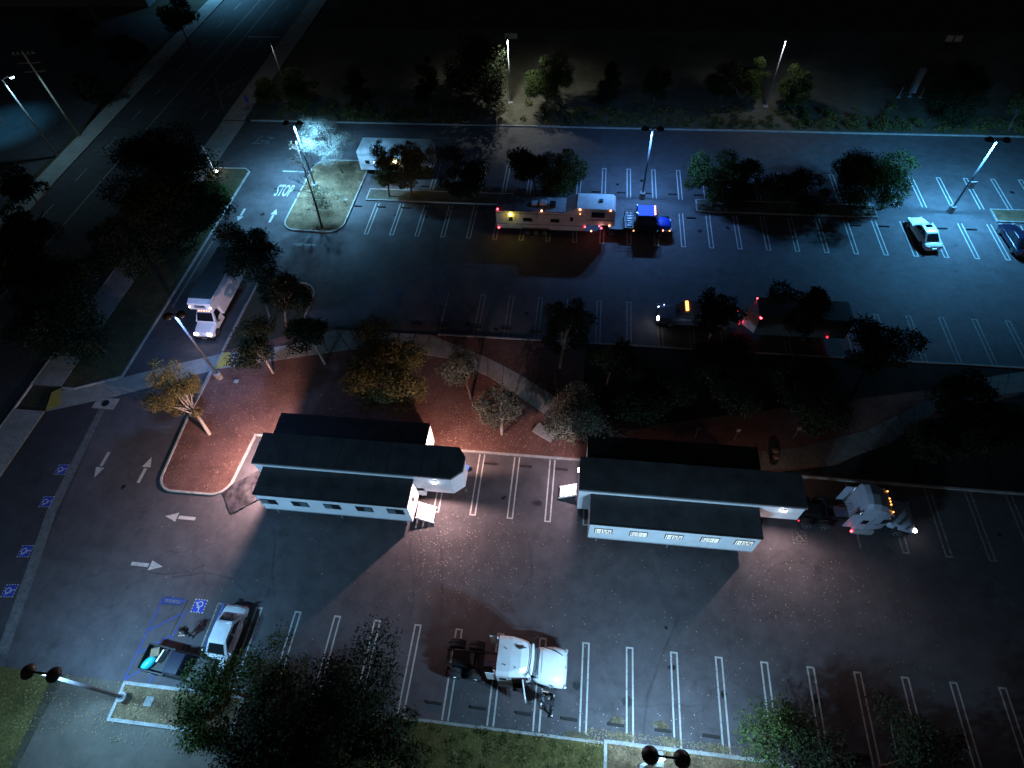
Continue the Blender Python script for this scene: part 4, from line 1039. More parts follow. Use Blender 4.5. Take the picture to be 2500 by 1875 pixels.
    if lights:
        for yy in (-.75, -.22, 0, .22, .75): bulb(t, (.42, yy, 3.12), .055, M_AMB)
        bulb(t, (-1.45, -1.32, .9), .075, M_RED); bulb(t, (-4.85, -.9, .95), .05, M_REDD)
    if fair:   # tall arched roof fairing
        fl = []
        for xx, zt in ((-1.4, 3.9), (-1.1, 4.05), (-.6, 3.95), (-.1, 3.65), (.3, 3.25), (.45, 3.05)):
            w = 1.0 if xx < -.5 else .95
            fl.append([(xx, w, 3.0), (xx, w * .96, zt - .35), (xx, w * .7, zt - .08), (xx, 0, zt), (xx, -w * .7, zt - .08), (xx, -w * .96, zt - .35), (xx, -w, 3.0)])
        MB().loops(fl).build('roof_fairing', M_WHITE, t, smooth=False, bevel=.04)
    if door_open:
        MB().obox((.30, -1.62, 1.85), (.09, 1.05, 1.5), rz=R(14)).build('open_door', M_WHITE, t, bevel=.03)
        MB().obox((.25, -1.64, 2.25), (.03, .72, .5), rz=R(14)).build('door_window', M_GLASS, t)
        MB().box(-.5, .35, -1.11, -1.04, 1.1, 2.6).build('door_opening', plain('dark_red_trim', (.05, .015, .018), .7), t)
        MB().obox((-.15, -1.2, .95), (.6, .3, .06)).build('step', M_BLACK, t)
        MB().obox((-.15, -1.3, .55), (.6, .3, .06)).build('step', M_BLACK, t)
    return t
semi('white sleeper semi truck without a trailer parked across the front stalls with its door open', -1.95, 7.65, R(0), True, False, False)
semi('pale semi truck with amber roof lights coupled in front of the right trailer', 21.0, 19.65, R(0), False, True, True)

# ------------------------------------------------------------------ the two expandable office trailers
def trailer(label, x0, x1, yr0, yr1, sx0, sx1, rear, nose, winx, lit, lights, stairs):
    """main box x0..x1, y 18.3..20.75, roof 4.0; slide-outs to y 16.2 and to y 22.9"""
    t = thing('office_trailer', label, 'trailer', (x0, 18.3, 0))
    W = 2.42; ZR = 4.0
    L = x1 - x0; gx_ = sx1 - x0 + .55     # gooseneck begins
    n0, n1 = nose
    plan = [(0, 0), (L - n0, 0), (L, n1), (L, W - n1), (L - n0 * .7, W), (0, W)]
    MB().prism([(0, 0), (gx_, 0), (gx_, W), (0, W)], .85, 2.0).build('lower_body', M_WALL, t)
    MB().prism(plan, 1.62 if n1 else 2.0, ZR - .1).build('body', M_WALL, t)
    MB().prism([(0 - .03, -.04), (L - n0 + .02, -.04), (L + .04, n1), (L + .04, W - n1), (L - n0 * .7 + .02, W + .04), (-.03, W + .04)], ZR - .1, ZR).build('roof', M_ROOF, t)
    # roof edge trim
    mbt = MB(); ring_ = [(-.05, -.07), (L - n0 + .03, -.07), (L + .07, n1), (L + .07, W - n1)]
    for a, b_ in zip(ring_, ring_[1:]): mbt.obox(((a[0] + b_[0]) / 2, (a[1] + b_[1]) / 2, ZR - .13), (math.hypot(b_[0] - a[0], b_[1] - a[1]), .05, .10), rz=math.atan2(b_[1] - a[1], b_[0] - a[0]))
    mbt.build('roof_trim', M_ALU, t)
    a0, a1 = sx0 - x0, sx1 - x0
    # front slide-out
    MB().box(a0, a1, -2.1, -.02, .95, 3.32).build('slide_out', M_WALL, t)
    MB().box(a0 - .04, a1 + .04, -2.1, -.03, 3.32, 3.42).build('slide_out_roof', M_ROOF, t)
    MB().box(a0 - .04, a1 + .04, -2.17, -2.1, 3.22, 3.42).build('drip_edge', M_BLACK, t)
    MB().box(a0 - .05, a0 + .0, -2.12, -.02, 1.0, 3.3).build('end_trim', M_ALU, t)
    MB().box(a1, a1 + .03, -2.12, -.02, 3.2, 3.4).build('end_trim', M_ALU, t)
    # rear slide-out
    r0, r1 = rear[0] - x0, rear[1] - x0
    MB().box(r0, r1, W + .02, W + 2.15, .95, 3.32).build('rear_slide_out', M_WALL, t)
    MB().box(r0 - .04, r1 + .04, W + .03, W + 2.2, 3.32, 3.42).build('rear_slide_roof', M_ROOF, t)
    k_ = 1.2
    while k_ < L - 1.0:
        MB().box(k_, k_ + .03, .02, W - .02, ZR, ZR + .008).build('roof_seam', MATS['roof_seam'], t); k_ += 1.22
    k_ = a0 + 1.2
    while k_ < a1:
        MB().box(k_, k_ + .03, -2.08, -.05, 3.42, 3.428).build('roof_seam', MATS['roof_seam'], t); k_ += 1.22
    k_ = a0 + .61
    while k_ < a1:
        MB().box(k_, k_ + .012, -2.108, -2.1, .97, 3.2).build('wall_seam', M_ALU, t); k_ += 2.44
    MB().box(a0, a1, -2.14, -2.1, .93, 1.02).build('skirt_trim', M_ALU, t)
    # windows in the slide-out wall
    for i, (wx, wz) in enumerate(winx):
        f = MB().box(wx - .60, wx + .60, -2.135, -2.1, wz - .37, wz + .37).build('window', M_BLACK, t, bevel=.01)
        for k in (0, 1):
            mt = M_GLASS
            if lit: mt = emit('lit_pane_a', (.86, 1.0, .93), .75) if (i + k) % 2 == 0 else emit('lit_pane_b', (.92, 1.0, .98), .5)
            elif (i + k) % 2 == 0: mt = plain('reflection_pane', (.10, .14, .15), .35)  # paler pane colour stands in for reflections in the glass
            MB().box(wx - .54 + k * .56, wx - .02 + k * .56, -2.15, -2.136, wz - .31, wz + .31).build('pane', mt, f)
            if lit:
                for q in range(3): MB().box(wx - .48 + k * .56 + q * (.15 + .03 * (i % 2)), wx - .43 + k * .56 + q * .16, -2.16, -2.151, wz - .26 + .15 * ((q + i) % 2), wz + .26 - .2 * ((q + k) % 2)).build('blind_slat', plain('blind_slat', (.06, .07, .06), .8), f)
    # side door with a window on the step end of the slide-out
    MB().box(a1 + .002, a1 + .05, -1.55, -.65, 1.05, 3.05).build('door', M_WHITE, t, bevel=.01)
    MB().box(a1 + .05, a1 + .065, -1.3, -.9, 2.1, 2.8).build('door_window', M_GLASS, t)
    # underframe, wheels, landing legs
    MB().box(.6, gx_, .5, .62, .55, .86).build('frame_rail', M_BLACK, t); MB().box(.6, gx_, W - .62, W - .5, .55, .86).build('frame_rail', M_BLACK, t)
    for xx in (1.6, 2.8):
        for yy, sg in ((.2, -1), (W - .2, 1)): wheel(t, xx, yy, .48, .26, sg)
    for xx in (a0 + .6, (a0 + a1) / 2, a1 - .6):
        MB().tube([(xx, -1.95, 0), (xx, -1.95, .95)], .035, 6).build('support_jack', M_STEEL, t)
        MB().tube([(xx, W + 2.0, 0), (xx, W + 2.0, .95)], .035, 6).build('support_jack', M_STEEL, t)
    for yy in (.35, W - .35): MB().tube([(gx_ - .5, yy, 0), (gx_ - .5, yy, 1.0)], .06, 8).build('landing_leg', M_STEEL, t)
    for (px_, py_, pz_, pw, nd, col) in lights:   # wall lamps
        w = thing_part = MB().obox((px_ - x0, py_ - 18.3, pz_), (.3 if nd[0] == 0 else .12, .12 if nd[0] == 0 else .3, .16)).build('wall_lamp', M_BLACK, t)
        MB().obox((px_ - x0 + nd[0] * .08, py_ - 18.3 + nd[1] * .08, pz_ - .05), (.26 if nd[0] == 0 else .08, .08 if nd[0] == 0 else .26, .12)).build('lens', M_WLAMP, w)
        rz_ = math.atan2(nd[1], nd[0]) - PI / 2
        cone = 158 if (px_ > 14 and nd[1] < 0) else 177; aim = 66 if cone < 170 else 78
        lamp('wall_light', t, (px_ - x0 + nd[0] * .20, py_ - 18.3 + nd[1] * .20, pz_ - .08), pw, col, cone, .5 if cone < 170 else .25, .06, rot=(R(aim), 0, rz_))
    return t
PK = (1.0, 0.62, 0.60)
def wx(ax, ay, ox, oy, s, x0):   # window centre on the slide-out wall (plane y = 16.2)
    d = FWD * FPX + RGT * (ox + s * ax - 1250.0) - UPV * (oy + s * ay - 937.5)
    k = 16.2 / d.y
    return (d.x * k - x0, CAM_H + d.z * k)
W1 = [wx(a, b_, 580, 1000, .2712, -22.3) for a, b_ in ((282, 826), (565, 850), (853, 872), (1143, 895), (1424, 917))]
W2 = [wx(a, b_, 1340, 1040, .4159, .9) for a, b_ in ((320, 615), (526, 633), (734, 650), (945, 667), (1146, 684))]
trailer('white office trailer at the left with dark slide-out windows and a cut corner nose', -22.3, -7.22, 18.3, 20.75, -21.65, -10.65, (-21.9, -10.35), (.72, .62), W1, False,
        [(-9.15, 18.3, 3.25, 2500, (0, -1), PK), (-9.0, 20.72, 3.3, 2000, (0, 1), (1.0, .56, .48)), (-22.3, 19.6, 3.3, 6300, (-1, 0), (1.0, .64, .62))], None)
trailer('white office trailer at the right with lit slide-out windows coupled to the pale semi', .9, 15.6, 18.3, 20.75, 1.75, 12.72, (1.4, 13.2), (.0, .0), W2, True,
        [(14.35, 18.3, 3.35, 1150, (0, -1), (1.0, .70, .70)), (.9, 20.1, 3.3, 1100, (-1, 0), (.95, .72, .85)), (14.6, 20.72, 3.2, 90, (0, 1), (1, .6, .4))], None)
def stairs(label, x, y, dirx, w=1.0, n=4):
    t = thing('metal_stairs', label, 'stairs', (x, y, 0), 0 if dirx > 0 else PI)
    for i in range(n):
        z = .92 - i * .2
        MB().box(.05 + i * .30, .05 + i * .30 + .27, -w / 2, w / 2, z, z + .04).build('step', M_WHITE, t)
    for sg in (-1, 1):
        MB().add([(0, sg * w / 2, .98), (0, sg * w / 2, .80), (1.3, sg * w / 2, .1), (1.3, sg * w / 2, .30), (0, sg * (w / 2 + .04), .98), (0, sg * (w / 2 + .04), .80), (1.3, sg * (w / 2 + .04), .1), (1.3, sg * (w / 2 + .04), .30)],
                 [(0, 1, 2, 3), (7, 6, 5, 4), (0, 3, 7, 4), (1, 5, 6, 2), (0, 4, 5, 1), (3, 2, 6, 7)]).build('stringer', M_WHITE, t)
        MB().tube([(.05, sg * (w / 2 + .02), 0), (.05, sg * (w / 2 + .02), .95)], .025, 6).build('leg', M_STEEL, t)
        MB().tube([(.9, sg * (w / 2 + .02), 0), (.9, sg * (w / 2 + .02), .4)], .025, 6).build('leg', M_STEEL, t)
    return t
stairs('brightly lit white metal stairs at the right end of the left trailer', -10.55, 17.1, 1, 1.15)
stairs('small white metal stairs at the left end of the right trailer', .82, 19.75, -1, .85)

# ------------------------------------------------------------------ white box truck in the drive
t = thing('box_truck', 'white box truck with lit headlights driving down the left lane', 'truck', (-33.7, 32.2, 0), R(90))
# local +x = away from camera (rear), cab at low x;  world x = -33.7 - ly ; world y = 32.2 + lx
hw = 1.02
MB().prism_y([(2.55, .95), (8.9, .95), (8.9, 3.35), (2.05, 3.35), (1.55, 3.2), (1.55, 2.45), (2.45, 2.2)], -1.08, 1.08).build('cargo_box', M_WHITE, t, bevel=.04)
MB().box(2.08, 8.93, -1.1, 1.1, 3.35, 3.40).build('box_roof', plain('translucent_roof', (.05, .075, .07), .8), t)
MB().obox((1.56, 0.0, 2.82), (.02, 1.0, .34), ry=0).build('sign_panel', plain('sign_dark', (.03, .05, .09), .6), t)
for k in range(7): MB().box(1.535, 1.548, -.42 + k * .125, -.36 + k * .125, 2.72, 2.9 - .05 * (k % 2)).build('sign_stroke', plain('sign_pale', (.35, .42, .5), .6), t)
cb = []
for xx, w, zt in ((-.05, .78, .75), (.1, .9, 1.0), (.5, .95, 1.12), (1.15, .97, 1.25), (1.25, .97, 1.3)):
    cb.append([(xx, w, .4), (xx, w, zt - .2), (xx, w * .8, zt), (xx, -w * .8, zt), (xx, -w, zt - .2), (xx, -w, .4)])
MB().loops(cb).build('hood', M_WHITE, t, smooth=False, bevel=.05)
MB().loops([[(1.15, .96, .5), (1.15, .96, 1.28), (1.15, -.96, 1.28), (1.15, -.96, .5)], [(1.25, .96, .5), (1.72, .78, 2.02), (1.72, -.78, 2.02), (1.25, -.96, .5)], [(2.5, .96, .5), (2.4, .8, 2.12), (2.4, -.8, 2.12), (2.5, -.96, .5)]]).build('cab', M_WHITE, t, bevel=.04)
pane(t, [(1.2, -.80, 1.32), (1.2, .80, 1.32), (1.62, .70, 1.98), (1.62, -.70, 1.98)][::-1], M_GLASS, 'windshield', depth_=.03)
for sg in (-1, 1):
    pane(t, [(1.5, sg * .93, 1.35), (2.3, sg * .93, 1.35), (2.3, sg * .83, 1.95), (1.75, sg * .83, 1.95)][::(1 if sg < 0 else -1)], M_GLASS, 'side_window')
    MB().obox((1.4, sg * 1.12, 1.35), (.12, .2, .3)).build('mirror', M_BLACK, t, bevel=.02)
    MB().obox((.0, sg * .66, .85), (.16, .34, .2)).build('headlight', M_HEAD, t, bevel=.05)
    lamp('headlight_beam', t, (-.25, sg * .66, .85), 16, (1, .97, 1), 95, .6, .06, rot=(0, R(82), 0))
    wheel(t, .75, sg * .88, .40, .26, sg); wheel(t, 6.9, sg * .92, .42, .3, sg); wheel(t, 6.9, sg * .62, .42, .28, sg, rim=False)
    bulb(t, (1.55, sg * 1.02, 2.75), .07, M_WARM); bulb(t, (8.92, sg * 1.0, 3.25), .08, M_REDD)
for k in range(5): bulb(t, (1.72, -.5 + k * .25, 2.12), .055, M_ORG)
MB().box(1.64, 1.80, -.62, .62, 2.04, 2.10).build('light_bar', plain('bar_pink', (.6, .45, .42), .5), t)
MB().box(-.14, .02, -.95, .95, .35, .6).build('bumper', M_BLACK, t, bevel=.03)
MB().box(-.16, -.14, -.25, .15, .4, .52).build('number_plate', M_ALU, t)
MB().box(2.5, 8.9, -.5, .5, .55, .95).build('chassis', M_BLACK, t)
MB().obox((8.96, .75, 2.9), (.06, .5, .5)).build('red_glow_lens', M_REDD, t)  # emissive lens added for the red glow at the rear
lamp('tail_light', t, (9.2, .5, .9), 10, (1, .05, .1), None, radius=.1)

# ------------------------------------------------------------------ long camper with raised nose and the blue truck towing it
t = thing('camper_trailer', 'long grey camper trailer with raised nose and red marker lights behind the blue truck', 'trailer', (-8.75, 48.45, 0))
M_CAMP = plain('camper_skin', (.42, .38, .38), .45, .1, .12, 1.5)
prof = [(0, .95), (0, 3.05), (6.95, 3.05), (8.05, 3.62), (11.6, 3.62), (11.85, 3.4), (11.85, 1.75), (8.9, 1.75), (8.9, .95)]
MB().prism_y(prof, 0, 2.5).build('body', M_CAMP, t, bevel=.05)
MB().box(.05, 6.9, .05, 2.45, 3.05, 3.09).build('roof', plain('camper_roof_shaded', (.10, .11, .12), .8, 0, .3), t)  # rear roof coloured dark for the shadow of the tree
MB().box(8.08, 11.6, .04, 2.46, 3.62, 3.66).build('nose_roof', M_ROOFL, t)
MB().box(5.0, 6.9, .1, 2.4, 3.09, 3.11).build('lit_roof_patch', plain('camper_roof_lit', (.30, .32, .35), .7), t)  # paler patch paints the light on the roof ahead of the tree shadow
for (a, b_, c, d, h_, mm) in ((5.35, 5.95, .75, 1.5, .3, M_BLACK), (3.5, 4.1, 1.0, 1.6, .2, M_ROOFL), (10.2, 10.6, 1.1, 1.55, .12, M_BLACK)):
    zz = 3.66 if a > 8 else 3.09
    MB().box(a, b_, c, d, zz, zz + h_).build('roof_vent', mm, t, bevel=.04)
MB().box(4.3, 5.0, 1.0, 1.7, 3.09, 3.4).build('air_conditioner', M_ROOFL, t, bevel=.08)
def onside(ax, ay, z=2.2):   # x and z on the camper's south side from the F zoom
    d = FWD * FPX + RGT * (1190 + .217 * ax - 1250.0) - UPV * (440 + .217 * ay - 937.5)
    k = 48.45 / d.y
    return (d.x * k + 8.75, CAM_H + d.z * k)
for (ax, bx, ay, by) in ((400, 500, 425, 460), (710, 810, 438, 472), (930, 965, 418, 460), (1168, 1325, 365, 418)):
    xa, za = onside(ax, by); xb, zb_ = onside(bx, ay)
    f = MB().box(xa, xb, -.03, 0, min(za, zb_), max(za, zb_)).build('window', M_BLACK, t); MB().box(xa + .06, xb - .06, -.04, -.031, min(za, zb_) + .05, max(za, zb_) - .05).build('pane', M_GLASS, f)
xa, za = onside(225, 540); xb, _ = onside(320, 540)
dr = MB().box(xa, xb, -.03, 0, 1.0, 2.75).build('door', plain('door_grey', (.36, .33, .33), .5), t, bevel=.01)
MB().box(xa + .2, xb - .25, -.045, -.031, 1.95, 2.4).build('door_window', M_GLASS, dr)
for z_ in (1.55, 2.85): MB().box(0.02, 8.9 if z_ < 2 else 6.9, -.025, 0, z_, z_ + .05).build('trim_strip', plain('trim_dark', (.10, .085, .085), .6), t)
MB().box(8.95, 11.8, -.025, 0, 2.35, 2.42).build('trim_strip', plain('trim_dark', (.10, .085, .085), .6), t)
for (ax, ay, mm, rr_) in ((115, 320, M_RED, .10), (130, 530, M_RED, .09), (610, 340, M_ORG, .10), (1043, 318, M_ORG, .10), (1043, 377, M_AMB, .06), (1388, 328, M_ORG, .08), (1372, 508, M_ORG, .09), (1097, 520, M_RED, .08), (1168, 568, M_ORG, .08)):
    xx, zz = onside(ax, ay); bulb(t, (xx, -.06, max(1.05, min(zz, 3.6))), rr_, mm)
xx, zz = onside(262, 372)
pl = bulb(t, (xx, -.14, min(zz, 2.95)), .17, M_YLAMP, 'porch_lamp')
lamp('porch_light', t, (xx, -.35, min(zz, 2.95) - .1), 28, (1, .85, .15), None, radius=.1)
lamp('marker_glow', t, (10.6, -.3, 1.6), 9, (1, .35, .3), None, radius=.1)
for xx in (3.15, 4.05, 4.95):
    for yy, sg in ((.2, -1), (2.3, 1)): wheel(t, xx, yy, .38, .24, sg)
MB().prism_y([(2.5, 1.0), (2.8, 1.18), (5.3, 1.18), (5.6, 1.0)], -.03, 0).build('wheel_arch', plain('trim_dark', (.10, .085, .085), .6), t)
MB().box(.3, 8.7, .4, 2.1, .55, .95).build('underframe', M_BLACK, t)
# blue truck: flatbed tail x 1.8.., cab 5.3-7, hood to 8.9
t = thing('tow_truck', 'blue cabbed hauler truck with a ladder rack pulling the long camper', 'truck', (1.9, 49.9, 0))
hw = 1.0
MB().box(0, 3.2, -.45, .45, .6, .85).build('chassis', M_BLACK, t)
MB().box(.6, 3.3, -1.0, 1.0, .85, 1.0).build('flatbed', M_BLACK, t, bevel=.02)
MB().box(2.2, 3.3, -1.05, 1.05, 1.0, 1.25).build('tool_deck', plain('deck_dark', (.03, .03, .035), .5), t)
for k in range(6): MB().tube([(2.25, -.95 + k * .38, 2.0), (3.25, -.95 + k * .38, 2.0)], .03, 6).build('rack_bar', M_BLACK, t)
for xx in (2.25, 3.25):
    MB().tube([(xx, -1.0, 1.2), (xx, -1.0, 2.0), (xx, 1.0, 2.0), (xx, 1.0, 1.2)], .035, 6).build('rack_frame', M_BLACK, t)
for k in range(5): MB().obox((2.75, -.75 + k * .36, 1.3), (.5, .16, .12)).build('stored_tool', M_STEEL, t, bevel=.02)
MB().loops([[(3.4, .98, .6), (5.4, .98, .6), (5.4, -.98, .6), (3.4, -.98, .6)], [(3.4, .98, 1.6), (5.6, .98, 1.5), (5.6, -.98, 1.5), (3.4, -.98, 1.6)], [(3.45, .84, 2.55), (5.05, .84, 2.55), (5.05, -.84, 2.55), (3.45, -.84, 2.55)]]).build('cab', plain('cab_dark', (.015, .02, .04), .35), t, bevel=.05)
MB().box(3.42, 5.1, -.86, .86, 2.55, 2.64).build('cab_roof', M_BLUEP, t, bevel=.05)
hdl = []
for xx, w, zt in ((5.5, .92, 1.55), (6.2, .92, 1.5), (6.7, .86, 1.4), (6.95, .7, 1.15)):
    hdl.append([(xx, w, .7), (xx, w, zt - .25), (xx, w * .75, zt - .04), (xx, 0, zt + .03), (xx, -w * .75, zt - .04), (xx, -w, zt - .25), (xx, -w, .7)])
MB().loops(hdl).build('hood', M_BLUEP, t, smooth=True, sub=1)
pane(t, [(5.58, -.78, 1.62), (5.58, .78, 1.62), (5.12, .7, 2.5), (5.12, -.7, 2.5)], M_GLASS, 'windshield', depth_=.02)
pane(t, [(3.6, -.975, 1.7), (5.3, -.965, 1.65), (5.0, -.88, 2.4), (3.65, -.88, 2.4)], M_GLASS, 'side_window')
for yy in (-.6, -.3, 0, .3, .6): bulb(t, (5.12, yy, 2.7), .075, M_ORG)
for yy in (-.7, .5): MB().tube([(3.35, yy, 1.0), (3.35, yy, 2.9)], .06, 8).build('exhaust_stack', M_RIM, t)
for sg in (-1, 1):
    wheel(t, 1.0, sg * .9, .45, .3, sg); wheel(t, 5.95, sg * .9, .45, .28, sg)
    MB().obox((6.9, sg * .7, .95), (.12, .25, .18)).build('headlight', M_ALU, t)
    MB().tube([(5.2, sg * .95, 1.8), (5.3, sg * 1.25, 1.9)], .02, 6).build('mirror_bracket', M_BLACK, t); MB().obox((5.3, sg * 1.3, 1.9), (.08, .14, .36)).build('mirror', M_BLACK, t)
for p_, mm in (((3.2, -1.08, .95), M_AMB), ((6.1, -1.0, 1.05), M_ORG), ((6.75, -.95, 1.0), M_AMB), ((.0, -.8, .9), M_RED), ((-.25, -.5, .9), M_RED)): bulb(t, p_, .07, mm)

# ------------------------------------------------------------------ pale travel trailer (upper left)
t = thing('camper_trailer', 'pale travel trailer lit by two yellow lamps behind the small leafy trees', 'trailer', (-25.75, 58.0, 0))
MB().prism_y([(0, .75), (0, 3.0), (.25, 3.25), (8.1, 3.25), (8.45, 2.9), (8.45, .75)], 0, 2.45).build('body', plain('camper_white', (.60, .62, .64), .45, 0, .08), t, bevel=.04)
MB().box(.2, 8.15, .03, 2.42, 3.25, 3.29).build('roof', M_ROOFL, t)
for a in (1.5, 4.9): MB().box(a, a + .6, 1.2, 1.8, 3.29, 3.48).build('roof_vent', M_ROOFL, t, bevel=.05); 
for a in (2.15, 5.6): MB().add([(a, 1.2, 3.3), (a + .55, 1.5, 3.3), (a, 1.85, 3.3), (a, 1.5, 3.6)], [(0, 1, 3), (1, 2, 3), (2, 0, 3), (0, 2, 1)]).build('vent_hood', M_BLACK, t)
MB().box(2.6, 6.4, -.75, -.01, .95, 2.75).build('slide_out', plain('camper_white', (.60, .62, .64), .45, 0, .08), t)
MB().box(2.58, 6.42, -.78, -.0, 2.75, 2.8).build('slide_out_roof', M_ROOFL, t)
for z_ in (1.35, 2.55, 2.75): MB().box(.02, 2.58, -.02, 0, z_, z_ + .04).build('trim_strip', plain('trim_blue', (.10, .16, .22), .5), t)
for a, lit_ in ((.75, False), (1.6, True)):
    f = MB().box(a, a + .5, -.035, 0, 1.55, 2.0).build('window', M_BLACK, t, bevel=.01)
    MB().box(a + .06, a + .44, -.045, -.036, 1.61, 1.94).build('pane', emit('window_glow', (.8, .95, 1), 1.4) if lit_ else M_GLASS, f)
for a in (3.35, 4.55):
    bulb(t, (a, -.9, 2.45), .2, M_WARM, 'porch_lamp')
    lamp('porch_light', t, (a, -1.15, 2.4), 30, (1, .75, .25), None, radius=.12)
for xx in (3.6, 4.4):
    for yy, sg in ((.2, -1), (2.25, 1)): wheel(t, xx, yy, .34, .22, sg)
MB().box(.3, 8.2, .5, 1.9, .45, .75).build('underframe', M_BLACK, t)

# ------------------------------------------------------------------ dark truck and trailer in the shade (right middle)
t = thing('pickup_truck', 'dark pickup with a glowing amber light bar and one bright headlight towing the dark trailer', 'truck', (11.2, 37.75, 0), PI)
MB().loops([[(x_, w_ * s_, z_) for s_, z_ in ((1, .45), (1, 1.0), (.86, h_), (-.86, h_), (-1, 1.0), (-1, .45))] for x_, w_, h_ in ((-2.9, .88, 1.15), (.5, .92, 1.2), (1.6, .92, 1.2), (3.0, .9, 1.12), (3.95, .84, 1.05), (4.1, .7, .85))]).build('body', plain('charcoal_paint', (.05, .05, .07), .35), t, bevel=.04)
MB().loops([[(.1, .84, 1.15), (2.5, .84, 1.15), (2.5, -.84, 1.15), (.1, -.84, 1.15)], [(.3, .74, 1.9), (1.9, .74, 1.9), (1.9, -.74, 1.9), (.3, -.74, 1.9)]]).build('cab', plain('charcoal_paint', (.05, .05, .07), .35), t, bevel=.05)
pane(t, [(2.5, -.72, 1.25), (2.5, .72, 1.25), (1.98, .64, 1.86), (1.98, -.64, 1.86)], M_GLASS, 'windshield')
MB().box(-2.8, .0, -.8, .8, 1.16, 1.2).build('bed_cover', M_BLACK, t)
MB().box(1.55, 1.80, -.55, .55, 1.94, 2.06).build('light_bar', M_AMB, t, bevel=.03)
MB().obox((4.05, .68, .95), (.16, .34, .26)).build('headlight', M_HEAD, t, bevel=.04)
bulb(t, (3.95, -.65, 1.0), .08, emit('blue_white_lamp', (.75, .8, 1), 8), 'headlight'); bulb(t, (3.5, -.78, 1.18), .05, emit('blue_spark', (.3, .35, 1), 8))
lamp('headlight_beam', t, (4.3, .68, .9), 5, (1, .95, 1), 95, .6, .06, rot=(0, R(-82), 0))
for sg in (-1, 1):
    for xx in (-1.8, 2.9): wheel(t, xx, sg * .82, .4, .26, sg)
lamp('tail_light', t, (-3.15, .6, 1.0), 3.5, (1, .08, .2), None, radius=.08); MB().box(-2.95, -2.9, -.8, -.6, .8, 1.1).build('taillight', M_REDD, t); MB().box(-2.95, -2.9, .6, .8, .8, 1.1).build('taillight', M_REDD, t)
t = thing('enclosed_trailer', 'dark enclosed trailer with a pink-lit wedge nose and red tail lights behind the dark pickup', 'trailer', (15.3, 36.0, 0))
M_PINK = plain('nose_lit_pink', (.45, .38, .42), .6)  # pale pink colour stands in for tail-light glow on the nose
MB().prism([(.0, 0), (7.5, 0), (7.5, 2.3), (.0, 2.3)], .7, 2.9).build('body', plain('trailer_charcoal', (.03, .035, .035), .5), t, bevel=.04)
MB().prism([(-.9, 1.15), (-.02, .08), (-.02, 2.22)], .75, 2.7).build('nose', M_PINK, t)
MB().tube([(-.9, 1.15, .6), (-2.4, 1.3, .6)], .06, 8).build('tongue', M_BLACK, t)
bulb(t, (.0, 2.2, 2.85), .07, M_RED); bulb(t, (.05, .05, 2.75), .11, M_RED)
for p_, mm in (((7.55, 2.1, 2.0), M_RED), ((7.55, 1.9, 1.8), M_RED), ((7.55, .85, 1.9), M_RED)): bulb(t, p_, .09, mm)
bulb(t, (6.0, -.05, .9), .09, M_REDD)
for xx in (4.2, 5.1):
    for yy, sg in ((.1, -1), (2.2, 1)): wheel(t, xx, yy, .34, .22, sg)

